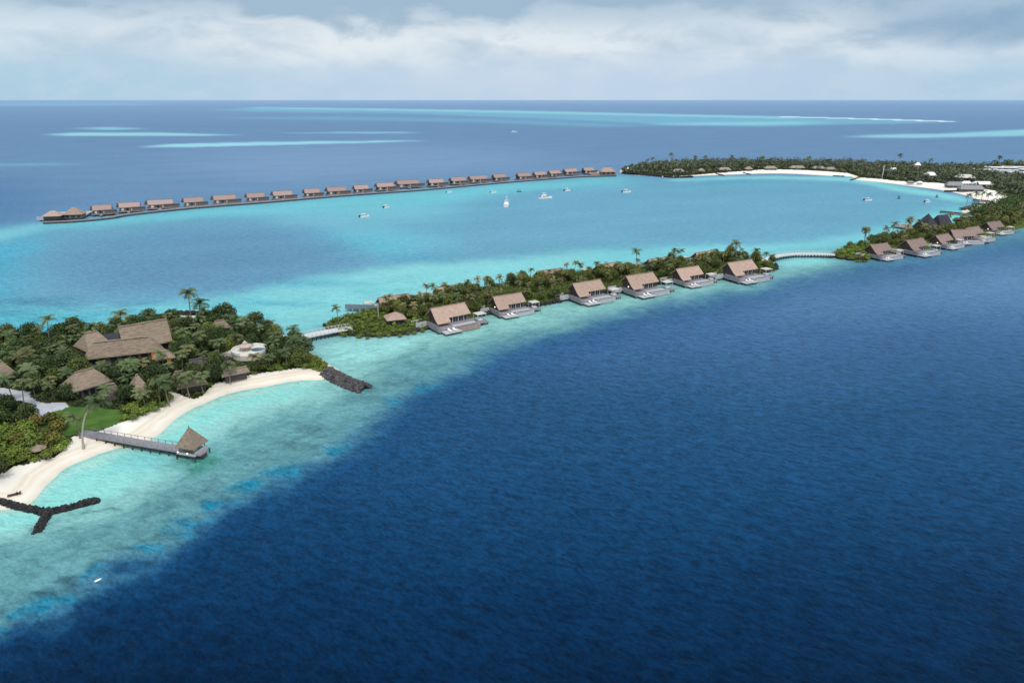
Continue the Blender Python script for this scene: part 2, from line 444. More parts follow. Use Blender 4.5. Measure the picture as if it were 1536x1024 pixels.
# bright sand patches along the drop-off
for (a, b, w, h, o) in [(345,752,16,8,.95),(378,727,18,8,.8),(420,712,24,7,.7),(495,675,18,9,.75),(215,817,22,8,.7),(260,800,22,8,.6),(168,852,12,6,.7),(100,893,24,8,.7),(70,905,16,9,.8),(300,780,26,8,.55),(20,935,16,8,.6),(590,608,18,6,.5),(640,582,24,6,.5)]:
    th = np.linspace(0, 2*math.pi, 17)[:-1]
    paint([(a + w*math.cos(t), b + h*math.sin(t)) for t in th], (0,128,162), 7, 3.2, min(1, o*1.1))
for (a, b, w, h, o) in [(130,862,22,7,.75),(85,885,20,6,.6),(165,842,20,5,.5),(300,745,30,7,.35),(40,905,30,8,.35),(190,822,24,5,.5),(235,800,26,5,.45),(330,730,26,5,.4),(440,672,30,5,.45),(480,640,34,5,.45),(545,606,30,5,.4),(600,572,34,4,.35),(225,770,40,5,.3),(380,690,40,5,.3)]:
    th = np.linspace(0, 2*math.pi, 17)[:-1]
    paint([(a + w*math.cos(t), b + h*math.sin(t)) for t in th], (38,66,86), 9, 3.5, o)
for (a, b, w, h, o) in [(150,757,12,4,.8),(56,805,12,4,.7),(120,765,16,4,.4),(552,588,12,4,.6),(520,586,16,3,.35)]:
    th = np.linspace(0, 2*math.pi, 17)[:-1]
    paint([(a + w*math.cos(t), b + h*math.sin(t)) for t in th], (60,110,112), 5, 2, o)
# green water under the jetty head, dark under jetty
paint([(262,690),(300,684),(318,694),(306,712),(272,712)], (48,136,112), 10, 5, .7)
reefm = mask(EDGE + shore, 14, 5)
reefm = np.clip(reefm - .98*mask([(-60,830),(0,815),(60,792),(130,757),(190,716),(245,694),(300,668),(360,634),(430,608),(490,592),(400,574),(292,606),(204,662),(98,698),(58,738),(-60,765)], 12, 6), 0, 1)
reef2 = .5*mask([(-420,480),(-40,440),(120,450),(300,455),(480,425),(700,400),(700,440),(480,515),(300,490),(0,540),(-420,560)], 30, 8)
reefm = np.maximum(reefm, reef2)

def chart_at(x, y):
    jx = (fbm(x/16, y/16, 3) - .5)*12; jy = (fbm(x/16, y/16, 9) - .5)*12
    j2x = (fbm(x/4, y/4, 23) - .5)*6; j2y = (fbm(x/4, y/4, 31) - .5)*6
    quiet = np.clip(np.minimum.reduce([np.abs(sdist(x, y, near_w[::2])), np.abs(sdist(x, y, isle2_w[::2]))])/9, .15, 1)
    jx, jy, j2x, j2y = jx*quiet, jy*quiet, j2x*quiet, j2y*quiet
    u, v = inv(x + jx + j2x, np.maximum(y + jy + j2y, 20))
    u0, v0 = inv(x, np.maximum(y, 20))
    far = np.clip((v0 - 215)/60, 0, 1)
    u = u0 + (u-u0)*far; v = v0 + (v-v0)*far
    fu = np.clip((u - U0)/2 - .5, 0, CW-1.001); fv = np.clip(v - V0 - .5, 0, CH-1.001)
    iu = fu.astype(int); iv = fv.astype(int); a = (fu-iu)[:, None]; b = (fv-iv)[:, None]
    c = (chart[iv, iu]*(1-a) + chart[iv, iu+1]*a)*(1-b) + (chart[iv+1, iu]*(1-a) + chart[iv+1, iu+1]*a)*b
    r = reefm[iv, iu]
    return c, r

def build_sea():
    vrow = np.concatenate([np.arange(150.12, 151, .22), np.arange(151, 240, .6), np.arange(240, 560, 1.6), np.arange(560, 1130, 2.4), [1250, 1500, 2000]])
    ys = np.array([G(768, v).y for v in vrow])
    ds = ys*CP + CAM_H*SP
    ys = np.concatenate([ys, [-150, -2500, -40000]]); ds = np.concatenate([ds, [ds[-1]]*3])
    s_in = np.arange(-360, 1900, 3.2)
    cols = np.concatenate([[-20000, -6000, -2500, -1200, -700], s_in, [2300, 3000, 4500, 8000, 21500]])
    Y = np.repeat(ys[:, None], len(cols), 1)
    X = (cols[None, :] - 768)/FPX*ds[:, None]
    Z = np.zeros_like(X)
    me, used = grid_mesh('sea', X, Y, Z)
    c, r = chart_at(X.reshape(-1), Y.reshape(-1))
    c = c*CH_GAIN
    ca = me.attributes.new('chart', 'FLOAT_COLOR', 'POINT')
    ca.data.foreach_set('color', np.concatenate([c, np.ones((len(c), 1))], 1).reshape(-1).astype(np.float32))
    ra = me.attributes.new('reef', 'FLOAT', 'POINT'); ra.data.foreach_set('value', r.astype(np.float32))
    m = bpy.data.materials.new('sea_water'); m.use_nodes = True
    nt = m.node_tree; N = nt.nodes; L = nt.links; b = N['Principled BSDF']
    geo = N.new('ShaderNodeNewGeometry')
    def mapping(sc, rot=0):
        mp = N.new('ShaderNodeMapping'); mp.vector_type = 'TEXTURE'; mp.inputs['Scale'].default_value = [1/v for v in sc]; mp.inputs['Rotation'].default_value = (0, 0, rot)
        L.new(geo.outputs['Position'], mp.inputs[0]); return mp.outputs[0]
    def noise(vec, scale, det=3, rough=.5, dist=0):
        n = N.new('ShaderNodeTexNoise'); n.inputs['Scale'].default_value = scale; n.inputs['Detail'].default_value = det
        n.inputs['Roughness'].default_value = rough; n.inputs['Distortion'].default_value = dist
        L.new(vec, n.inputs['Vector']); return n.outputs['Fac']
    def mrange(s, a, b_, c_, d):
        n = N.new('ShaderNodeMapRange'); L.new(s, n.inputs[0])
        for i, v in enumerate((a, b_, c_, d)): n.inputs[i+1].default_value = v
        return n.outputs[0]
    def math_(op, a, b_):
        n = N.new('ShaderNodeMath'); n.operation = op
        for i, s in enumerate((a, b_)):
            if isinstance(s, (int, float)): n.inputs[i].default_value = s
            else: L.new(s, n.inputs[i])
        return n.outputs[0]
    ch = N.new('ShaderNodeAttribute'); ch.attribute_name = 'chart'
    rf = N.new('ShaderNodeAttribute'); rf.attribute_name = 'reef'
    # coral patches
    n1 = noise(mapping((.7, 1, 1), .6), .15, 8, .72, .7)
    n2 = noise(mapping((.5, 1, 1), .7), .42, 5, .65, .3)
    p1 = mrange(n1, .47, .62, 0, 1); p2 = mrange(n2, .46, .66, 0, 1)
    pp = math_('ADD', math_('MULTIPLY', p1, .62), math_('MULTIPLY', p2, .38))
    fac = math_('MULTIPLY', pp, math_('MULTIPLY', rf.outputs['Fac'], .66))
    dk = N.new('ShaderNodeMix'); dk.data_type = 'RGBA'; dk.blend_type = 'MULTIPLY'
    L.new(fac, dk.inputs[0]); L.new(ch.outputs['Color'], dk.inputs[6]); dk.inputs[7].default_value = (.34, .48, .48, 1)
    # broad random patches of tone over the water
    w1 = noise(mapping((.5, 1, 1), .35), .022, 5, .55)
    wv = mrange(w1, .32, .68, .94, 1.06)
    # wave light and shade painted into the colour: paler crests, darker troughs
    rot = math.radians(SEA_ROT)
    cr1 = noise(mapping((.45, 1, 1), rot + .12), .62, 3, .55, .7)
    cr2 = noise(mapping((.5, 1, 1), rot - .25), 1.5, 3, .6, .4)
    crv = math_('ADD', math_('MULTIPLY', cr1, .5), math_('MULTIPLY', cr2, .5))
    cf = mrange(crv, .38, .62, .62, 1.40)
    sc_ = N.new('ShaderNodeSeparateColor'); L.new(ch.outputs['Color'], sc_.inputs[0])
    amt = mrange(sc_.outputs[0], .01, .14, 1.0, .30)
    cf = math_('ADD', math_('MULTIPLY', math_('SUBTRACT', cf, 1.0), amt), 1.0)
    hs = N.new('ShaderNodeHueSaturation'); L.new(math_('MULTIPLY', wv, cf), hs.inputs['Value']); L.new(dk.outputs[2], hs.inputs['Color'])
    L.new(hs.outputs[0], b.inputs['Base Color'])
    # waves: swell, chop, ripple
    rot = math.radians(SEA_ROT)
    s0 = noise(mapping((.5, 1, 1), rot), .10, 3, .5, .6)
    s1 = noise(mapping((.45, 1, 1), rot + .12), .62, 3, .55, .7)
    s2 = noise(mapping((.6, 1, 1), rot - .25), 1.7, 3, .6, .4)
    h = math_('ADD', math_('ADD', math_('MULTIPLY', s0, .7), math_('MULTIPLY', s1, .8)), math_('MULTIPLY', s2, .24))
    bp = N.new('ShaderNodeBump'); bp.inputs['Strength'].default_value = 1; bp.inputs['Distance'].default_value = SEA_BUMP
    L.new(h, bp.inputs['Height']); L.new(bp.outputs[0], b.inputs['Normal'])
    # waves smaller than the distance resolves act as roughness
    ln = N.new('ShaderNodeVectorMath'); ln.operation = 'LENGTH'; L.new(geo.outputs['Position'], ln.inputs[0])
    ro = mrange(ln.outputs['Value'], 80, 900, .32, .5)
    L.new(ro, b.inputs['Roughness'])
    b.inputs['IOR'].default_value = 1.33
    b.inputs['Specular IOR Level'].default_value = SEA_SPEC
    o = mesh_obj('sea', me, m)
    tag(o, kind='structure')
    return o
SEA_ROT, SEA_BUMP, SEA_SPEC, CH_GAIN = -30, .55, .12, .77
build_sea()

# ------------------------------------------------------------------ islands
TERR = {}
def island(name, outline, step, slope, top, m, wob=.6):
    xs = [p.x for p in outline]; ys = [p.y for p in outline]
    x = np.arange(min(xs)-6, max(xs)+6, step); y = np.arange(min(ys)-6, max(ys)+6, step)
    X, Y = np.meshgrid(x, y)
    sd = sdist(X, Y, outline) + (fbm(X/5, Y/5, 5) - .5)*wob*2
    Z = np.where(sd > 0, np.minimum(sd*slope, top), np.maximum(sd*slope, -1.2))
    Z = Z + np.where(sd > 3, (fbm(X/6, Y/6, 8) - .5)*.25, 0)
    keep = (np.maximum.reduce([sd[:-1, :-1], sd[1:, :-1], sd[:-1, 1:], sd[1:, 1:]]) > -3.0)
    me, used = grid_mesh(name, X, Y, Z, keep)
    a = me.attributes.new('shore', 'FLOAT', 'POINT'); a.data.foreach_set('value', sd.reshape(-1)[used].astype(np.float32))
    o = mesh_obj(name, me, m); tag(o, kind='structure')
    return o

def height(outline, slope, top):
    def f(x, y):
        x = np.asarray(x, float); y = np.asarray(y, float)
        sd = sdist(x, y, outline)
        return np.where(sd > 0, np.minimum(sd*slope, top), 0) + np.where(sd > 3, (fbm(x/6, y/6, 8) - .5)*.25, 0)
    return f

def sand_mat():
    m = mat('beach_sand', (.80,.755,.69), .95, (.73,.68,.61), .15, 6, .1)
    nt = m.node_tree; N = nt.nodes; L = nt.links; b = N['Principled BSDF']
    src = b.inputs['Base Color'].links[0].from_socket
    at = N.new('ShaderNodeAttribute'); at.attribute_name = 'shore'
    no = N.new('ShaderNodeTexNoise'); no.inputs['Scale'].default_value = .25; no.inputs['Detail'].default_value = 4
    tc = N.new('ShaderNodeTexCoord'); L.new(tc.outputs['Object'], no.inputs['Vector'])
    ad = N.new('ShaderNodeMath'); ad.operation = 'MULTIPLY_ADD'; ad.inputs[1].default_value = 1.6; ad.inputs[2].default_value = -.8
    L.new(no.outputs['Fac'], ad.inputs[0])
    a2 = N.new('ShaderNodeMath'); a2.operation = 'ADD'; L.new(at.outputs['Fac'], a2.inputs[0]); L.new(ad.outputs[0], a2.inputs[1])
    mr = N.new('ShaderNodeMapRange'); mr.inputs[1].default_value = -1; mr.inputs[2].default_value = 12; L.new(a2.outputs[0], mr.inputs[0])
    cr = N.new('ShaderNodeValToRGB'); L.new(mr.outputs[0], cr.inputs[0])
    e = cr.color_ramp.elements
    e[0].position = 0; e[0].color = (.62,.70,.62,1)
    e[1].position = 1; e[1].color = (1,1,1,1)
    for p, c in [(.07,(.74,.74,.66,1)),(.14,(.84,.81,.75,1)),(.27,(.95,.93,.88,1)),(.38,(.86,.80,.72,1)),(.43,(.95,.92,.87,1)),(.50,(.83,.77,.68,1)),(.58,(.96,.94,.91,1))]:
        k = e.new(p); k.color = c
    mx = N.new('ShaderNodeMix'); mx.data_type = 'RGBA'; mx.blend_type = 'MULTIPLY'; mx.inputs[0].default_value = 1
    L.new(src, mx.inputs[6]); L.new(cr.outputs[0], mx.inputs[7]); L.new(mx.outputs[2], b.inputs['Base Color'])
    return m
SAND = sand_mat()
SLN, TOPN = .14, 1.5
hN = height(near_w, SLN, TOPN)
h2 = height(isle2_w, .8, 1.5); h3 = height(isle3_w, .8, 1.5); hF = height(far_w, .05, 1.6)
island('island_ground', near_w, .6, SLN, TOPN, SAND)
M['green_soil'] = mat('mossy_soil', (.085,.105,.024), .95, (.045,.058,.015), .5, 5, .1)
island('island_ground', isle2_w, .8, .8, 1.5, M['green_soil'])
island('island_ground', isle3_w, 1.0, .8, 1.5, M['green_soil'])
island('island_ground', far_w, 2.5, .05, 1.6, SAND)

def sheet(name, poly, hf, step, dz, m):
    """draped sheet cut to a ground outline"""
    xs = [p.x for p in poly]; ys = [p.y for p in poly]
    X, Y = np.meshgrid(np.arange(min(xs), max(xs)+step, step), np.arange(min(ys), max(ys)+step, step))
    Z = hf(X, Y) + dz
    jx = (fbm(X/2.2, Y/2.2, 41) - .5)*2.0
    cx = (X[:-1, :-1] + X[1:, 1:])/2; cy = (Y[:-1, :-1] + Y[1:, 1:])/2
    keep = inside(cx + jx[:-1, :-1], cy, poly)
    me, _ = grid_mesh(name, X, Y, Z, keep)
    return tag(mesh_obj(name, me, m), kind='structure')

VEG = [(-80,735),(0,712),(20,700),(60,691),(85,679),(100,669),(108,657),(128,651),(150,646),(190,630),(215,620),(247,606),(254,597),(251,588),(262,589),(285,594),(302,590),(318,576),(335,571),(372,562),(405,557),(432,553),(457,550),(482,553),(500,554.5),(497,549.2),(476,535.3),(456,523.2),(445,514),(427,503.5),(400,495),(375,489),(345,482),(325,482),(300,492),(270,492),(245,484),(180,496),(120,504),(60,512),(5,516),(-80,530)]
PATH = [(-80,577),(0,582),(28,587),(46,588),(44,594),(49,600),(64,605),(80,605),(95,604),(103,611),(80,619),(58,626),(47,613),(34,602),(-80,604)]
LAWN = [(40,648),(58,626),(80,619),(103,611),(115,612),(160,614),(205,620),(190,631),(150,646),(125,651),(100,655),(60,660)]
vegx_w = smooth(GP([(-320,790),(-180,765)] + VEG + [(-200,556),(-320,606)], 1.3), 2)
veg_w = smooth(GP(VEG, 1.3), 2); path_w = smooth(GP(PATH, 1.3), 2); lawn_w = smooth(GP(LAWN, 1.3), 2)
sheet('undergrowth_soil', vegx_w, hN, .6, .03, M['soil'])
sheet('path', path_w, hN, .5, .07, M['paving'])
sheet('lawn', lawn_w, hN, .5, .055, M['lawn'])
FVEG = [(932,257),(940,260),(1008,263),(1045,260.8),(1082,258.4),(1120,256),(1150,254.4),(1180,254.8),(1212,255.8),(1245,257.8),(1277,260.4),(1290,264.5),(1307,266.6),(1340,270),(1372,273),(1410,275),(1436,277.5),(1462,281.5),(1485,285),(1507,292),(1505,299),(1490,306),(1468,311),(1452,319),(1490,326),(1560,329),(1690,328),(1690,246),(1560,248),(1500,248.5),(1440,251.5),(1380,250),(1300,247),(1200,246),(1100,245.5),(1000,247),(950,250)]
fveg_w = smooth(GP(FVEG, 1.4), 2)
sheet('undergrowth_soil', fveg_w, hF, 3.0, .12, M['soil'])

# ------------------------------------------------------------------ rocks and sea walls
def rock_pile(name, line, width, hgt, m, label, cat, n, size, group=None):
    mb = MB()
    segs = []
    for ln_ in line:
        P = [Vector(p) for p in ln_]
        L_ = sum((P[i+1]-P[i]).length for i in range(len(P)-1))
        segs.append((P, L_))
    tot = sum(s[1] for s in segs)
    for P, L_ in segs:
        for k in range(int(n*L_/tot)):
            t = random.random()*L_; i = 0
            while i < len(P)-2 and t > (P[i+1]-P[i]).length:
                t -= (P[i+1]-P[i]).length; i += 1
            d = (P[i+1]-P[i]).normalized(); nn = Vector((-d.y, d.x, 0))
            q = random.uniform(-1, 1)
            c = P[i] + d*t + nn*(q*width/2)
            z = hgt*(1 - abs(q)**1.6) - .35 + random.uniform(-.15, .25)
            r = size*random.uniform(.6, 1.25)
            rot = Matrix.Rotation(random.uniform(0, 6.28), 3, Vector((random.gauss(0,1), random.gauss(0,1), random.gauss(0,1))).normalized())
            vs = []
            for sx in (-1, 1):
                for sy in (-1, 1):
                    for sz in (-1, 1):
                        vs.append(Vector((c.x, c.y, z)) + rot @ Vector((sx*r*random.uniform(.55,1), sy*r*random.uniform(.5,.9), sz*r*random.uniform(.45,.8))))
            mb.add(vs, [(0,1,3,2),(4,6,7,5),(0,4,5,1),(2,3,7,6),(0,2,6,4),(1,5,7,3)])
    o = mb.build(name, m)
    return tag(o, label, cat, group)

rock_pile('rock_breakwater', [GP([(-30,745),(5,755),(40,764),(72,771)]), GP([(66,772),(100,764),(130,756),(148,752)]), GP([(74,768),(66,782),(60,790),(56,799)])], 1.2, .95, M['rock'],
          'black Y-shaped rock breakwater at the left end of the beach', 'breakwater', 1000, .45)
rock_pile('rock_breakwater', [GP([(492,560),(510,570),(528,578),(548,585)])], 5.4, 1.9, M['rock2'],
          'straight dark rock breakwater at the right tip of the beach', 'breakwater', 800, .6)
def sea_wall(pts, label, w=1.6, h=1.5, n=400, size=.6):
    rock_pile('sea_wall', [GP(pts)], w, h, M['seawall'], label, 'sea wall', n, size)
sea_wall([(486,488),(500,498),(522,503),(560,505),(600,503),(640,494),(665,487)], 'dark rock sea wall around the green tip beside the near bridge', n=460, w=.9, h=.8, size=.5)
sea_wall([(715,475),(735,471),(790,463),(850,451),(925,437),(1000,425),(1075,415)], 'long dark rock sea wall behind the row of six pink roofed villas', n=700)
sea_wall([(1122,412),(1150,408),(1164,404),(1163,399)], 'short dark sea wall at the start of the curved bridge', n=110, size=.7)
sea_wall([(1247,382),(1262,389),(1290,391),(1312,387)], 'dark rock sea wall at the far end of the curved bridge', n=200, size=.7)
sea_wall([(232,481),(262,473),(300,473),(330,476)], 'dark sea wall on the lagoon shore behind the biggest thatched roof', n=240, w=1.8, h=1.8)
sea_wall([(1480,327),(1510,329),(1560,331)], 'sea wall under the green bank at the right edge', n=120, size=.9)
sea_wall([(934,259.5),(950,262),(1008,267),(1040,266.5)], 'low dark sea wall at the left tip of the far island', n=240, size=1.0, w=2.5)
for (a, b, lab) in [((1074,261.4),(1086,264),'short dark groyne crossing the far beach, left one of two'), ((1114,259.6),(1126,262.4),'short dark groyne crossing the far beach, right one of two'), ((1276,271),(1290,266.5),'dark rock groyne between the two far beaches'), ((1250,264.4),(1266,265.2),'flat dark rock spit at the right end of the first far beach')]:
    rock_pile('rock_groyne', [GP([a, b])], 1.4, .8, M['rock2'], lab, 'groyne', 90, .7)
for pts, lab in [([(1411,317.5),(1430,319.5),(1452,322)],'longest dark pier on the right of the lagoon'), ([(1443,313.5),(1458,309.5)],'short dark slanting pier in the middle of three by the far beach'), ([(1458,305.5),(1480,306.8)],'short dark straight pier just above the slanting one'), ([(1460,300),(1484,302.2)],'thin dark pier nearest the sand of the right beach')]:
    P = GP(pts, .9)
    t = thing('wooden_pier', lab, 'pier', P[0])
    mb = MB()
    for i in range(len(P)-1): mb.bar(P[i]-P[0], P[i+1]-P[0], 4.4, .6)
    mb.build('deck', M['wood_dark'], t)
    for i in range(len(P)):
        q = P[i] - P[0]
        MB().tube([(q.x, q.y, -2.2), (q.x, q.y, 0)], .25).build('pile', M['wood_dark'], t)

# ------------------------------------------------------------------ roofs and buildings
def roof_gable(mb, L, w, zr, ze, over=.0, th=.28, hip=0.0, wb=None):
    """ridge along x, length L, half width w (front -y), hip inset"""
    wb = wb or w
    h = L/2
    r0 = (-h + hip, 0, zr); r1 = (h - hip, 0, zr)
    mb.slab([(-h-over, -w, ze), (h+over, -w, ze), r1, r0], th)
    mb.slab([(h+over, wb, ze), (-h-over, wb, ze), (r0[0], .004, zr-.004), (r1[0], .004, zr-.004)], th)
    if hip:
        mb.slab([(-h-over, wb, ze), (-h-over, -w, ze), (r0[0]-.004, 0, zr-.006)], th)
        mb.slab([(h+over, -w, ze), (h+over, wb, ze), (r1[0]+.004, 0, zr-.006)], th)
    return mb

def ridge_frame(p1, p2, zr):
    a = G(*p1, zr); b = G(*p2, zr)
    c = (a + b)/2; d = b - a
    return Vector((c.x, c.y, 0)), math.atan2(d.y, d.x), d.length

# ---- overwater villa on the strip islands
def make_villa(name, label, cat, group, L=15.0, pool='wood_pale'):
    t = thing(name, label, cat, group=group)
    zr, ze, w = 7.6, 4.2, 4.0
    r = MB(); roof_gable(r, L, w, zr, ze, .3)
    x0 = -L/2 - .3
    sl = (zr - ze)/w
    r.slab([(x0, -w - 1.9, ze - 1.9*sl*.75), (x0 + L*.38, -w - 1.9, ze - 1.9*sl*.75), (x0 + L*.38, -w + .01, ze - .003), (x0, -w + .01, ze - .003)], .26)
    ro = r.build('roof', M['thatch'], t)
    MB().tube([(-L/2-.3, 0, zr+.03), (L/2+.3, 0, zr+.03)], .2).build('ridge_cap', M['thatch_brown'], ro)
    b = MB(); h = L/2 - .9
    b.box(-h+.02, h-.02, -2.9, 3.3, 1.62, 4.1)
    for s in (-1, 1):
        b.add([(s*h, -3.3, 4.1), (s*h, 3.3, 4.1), (s*h, 0, 6.95), (s*(h-.15), -3.4, 4.15), (s*(h-.15), 3.4, 4.15), (s*(h-.15), 0, 6.95)], [(0,1,2),(5,4,3),(0,3,4,1),(1,4,5,2),(2,5,3,0)])
    b.build('wall', M['wall'], t)
    for i in range(6):
        xa = -1.0 + i*(h-.2+1.0)/6
        wd = (h-.2+1.0)/6
        f = MB().box(xa+.12, xa+wd-.12, -3.02, -2.91, 1.75, 3.8).build('window', M['glass'], t)
        MB().box(xa-.10, xa+.10, -3.1, -2.90, 1.66, 4.05).build('frame', M['white' if i % 2 else 'wood'], f)
    # gable glazing, dark
    MB().add([(-h-.03, -2.7, 2.1), (-h-.03, 2.9, 2.1), (-h-.03, 2.9, 4.4), (-h-.03, 0, 6.5), (-h-.03, -2.7, 4.4)], [(4,3,2,1,0)]).build('gable_glazing', M['wood_dark'], t)
    d = MB()
    d.box(-L/2-1.6, L/2+.6, -8.8, 4.6, 1.2, 1.6)
    d.build('deck', M['wood'], t)
    MB().box(-L/2-.6, -L/2+6.4, -12.4, -8.82, .75, 1.12).build('lower_deck', M['wood_pale'], t)
    # pool box
    p = MB(); px0, px1, py0, py1 = -L/2+6.6, L/2+.1, -11.2, -8.83
    p.box(px0, px1, py0, py0+.35, .2, 1.75).box(px0, px1, py1-.3, py1, .2, 1.74).box(px0, px0+.35, py0+.352, py1-.302, .2, 1.73).box(px1-.35, px1, py0+.352, py1-.302, .2, 1.73).box(px0+.352, px1-.352, py0+.352, py1-.302, .2, .5)
    pp = p.build('pool', M[pool], t)
    MB().box(px0+.36, px1-.36, py0+.36, py1-.31, .51, 1.62).build('pool_water', M['poolwater'], pp)
    MB().box(-L/2+5.0, L/2-.2, -8.4, -7.0, 1.61, 1.95).build('pool_bench', M['wood_pale'], t)
    MB().box(L/2+.62, L/2+5.2, -9.2, -4.0, 1.0, 1.4).build('side_deck', M['wood'], t)
    # side privacy screen going out from the gable to the deck corner
    s = MB()
    s.box(-L/2-1.85, -L/2-1.63, -8.9, -1.0, 1.0, 3.1)
    for i in range(9): s.box(-L/2-1.9, -L/2-1.84, -8.8+i*.95, -8.7+i*.95, .95, 3.15)
    s.build('privacy_screen', M['wood'], t)
    MB().box(-L/2-1.62, -L/2-.2, -9.02, -8.81, .6, 2.6).build('screen_return', M['wood'], t)
    e = MB(); e.box(-L/2-6.4, -L/2-1.9, .2, 3.8, 1.15, 1.5)
    e.build('entry_walkway', M['wood'], t)
    MB().box(-L/2-6.4, -L/2-1.9, -.02, .18, .9, 3.0).build('entry_fence', M['wood_pale'], t)
    MB().box(-L/2-6.4, -L/2-1.9, 3.82, 4.02, .9, 2.9).build('entry_fence', M['wood_pale'], t)
    # pavilion over the side deck
    pv = MB().box(L/2+.9, L/2+5.0, -8.0, -4.4, 4.1, 4.28).build('pavilion_roof', M['canvas'], t)
    for xx in (L/2+1.1, L/2+4.8):
        for yy in (-7.8, -4.6):
            MB().box(xx-.09, xx+.09, yy-.09, yy+.09, 1.4, 4.1).build('post', M['wood_pale'], pv)
    for xx in np.linspace(-L/2-1.2, L/2+.2, 5):
        for yy in (-8.4, -3, 4.2):
            MB().tube([(xx, yy, -1.0), (xx, yy, 1.2)], .2).build('pile', M['wood_dark'], t)
    for xx, yy in ((-L/2, -12), (-L/2+6, -12), (L/2+1, -8.8), (L/2+4.8, -8.8), (L/2+4.8, -4.4), (-L/2-1.7, -8.7)):
        MB().tube([(xx, yy, -1.0), (xx, yy, 1.0)], .2).build('pile', M['wood_dark'], t)
    return t

def add_lamp(villa, L=15.0):
    return MB().add([(-L/2-.2+math.cos(a)*.01, -2.2+.32*math.cos(a*1), 3.4+.32*math.sin(a)) for a in np.linspace(0, 6.28, 9)[:-1]] + [(-L/2-.5, -2.2, 3.4)],
              [(8, (i+1) % 8, i) for i in range(8)]).build('lamp', M['lamp'], villa)

def lounger_proto(name, label, cat, group):
    t = thing(name, label, cat, group=group)
    MB().box(-1.05, 1.05, -.42, .42, .22, .34).build('frame', M['white'], t)
    MB().box(-1.0, .35, -.40, .40, .345, .46).build('cushion', M['cushion'], t)
    MB().slab([(.352, -.40, .46), (1.1, -.40, .86), (1.1, .40, .86), (.352, .40, .46)], .12).build('backrest', M['cushion'], t)
    for sx in (-.9, .9):
        for sy in (-.36, .36):
            MB().box(sx-.04, sx+.04, sy-.04, sy+.04, 0, .22).build('leg', M['white'], t)
    return t
def daybed_proto(name, label, cat, group):
    t = thing(name, label, cat, group=group)
    MB().box(-1.1, 1.1, -.9, .9, .05, .35).build('base', M['wood_pale'], t)
    MB().box(-1.05, 1.05, -.85, .85, .352, .6).build('mattress', M['cushion'], t)
    for i in (-.5, .5):
        MB().box(i-.35, i+.35, .45, .8, .602, .85).build('pillow', M['white'], t)
    return t

VNAMES = ['first pink-roofed villa from the near bridge, with a brown-sided plunge pool',
          'second pink-roofed villa from the near bridge, with a bright lamp at its gable',
          'third pink-roofed villa from the near bridge, in the middle of the strip island',
          'fourth pink-roofed villa from the near bridge, a lamp lit under its left gable',
          'fifth pink-roofed villa from the near bridge, smaller roof than its neighbours',
          'sixth and last pink-roofed villa of the strip island, next to the curved bridge']
ridges2 = [((644.1,463.2),(698.1,452.8)), ((741.7,444.3),(779.5,439.1)), ((856.6,425.5),(902,418.3)), ((936.3,414.4),(981.7,407.2)), ((1014.1,403.3),(1047.5,398.4)), ((1088.4,394.6),(1130.4,388.5))]
villas = []
loungers = None; daybed = None
def furnish(v, label_l, label_d):
    global loungers, daybed
    Mw = Matrix.Translation(v.location) @ Matrix.Rotation(v.rotation_euler[2], 4, 'Z') @ Matrix.Diagonal((*v.scale, 1))
    sc = v.scale[0]
    for i, (x, y, z) in enumerate(((-5.4, -10.6, 1.12), (-3.4, -10.6, 1.12))):
        o = lounger_proto('sun_lounger', label_l, 'sun lounger', 'sun loungers on the villa decks') if loungers is None else copy_tree(loungers)
        if loungers is None: loungers = o
        o['label'] = label_l; o.location = Mw @ Vector((x, y, z)); o.rotation_euler = (0, 0, v.rotation_euler[2] + math.pi/2); o.scale = (sc,)*3
    o = daybed_proto('daybed', label_d, 'daybed', 'daybeds under the deck pavilions') if daybed is None else copy_tree(daybed)
    if daybed is None: daybed = o
    o['label'] = label_d; o.location = Mw @ Vector((7.5+2.9, -6.3, 1.4)); o.rotation_euler = (0, 0, v.rotation_euler[2]); o.scale = (sc,)*3

ORD = ['first', 'second', 'third', 'fourth', 'fifth', 'sixth']
vproto = None
for i, (a, b) in enumerate(ridges2):
    c, ang, L_ = ridge_frame(a, b, 7.6)
    ang = math.radians([35, 31, 31, 30.5, 29.5, 29][i])
    s = [.98, .88, .97, 1.02, .92, 1.06][i]
    if i == 0:
        v = make_villa('overwater_villa', VNAMES[0], 'villa', 'villas along the strip island', pool='tan')
    elif i == 1:
        v = vproto = make_villa('overwater_villa', VNAMES[1], 'villa', 'villas along the strip island')
    else:
        v = copy_tree(vproto)
    v['label'] = VNAMES[i]
    c, _, _ = ridge_frame(a, b, 7.6*s)
    v.location = c; v.rotation_euler = (0, 0, ang); v.scale = (s, s, s)
    villas.append(v)
    furnish(v, 'white sun lounger on the front deck of the %s villa from the near bridge' % ORD[i], 'white daybed under the flat pavilion of the %s villa from the near bridge' % ORD[i])
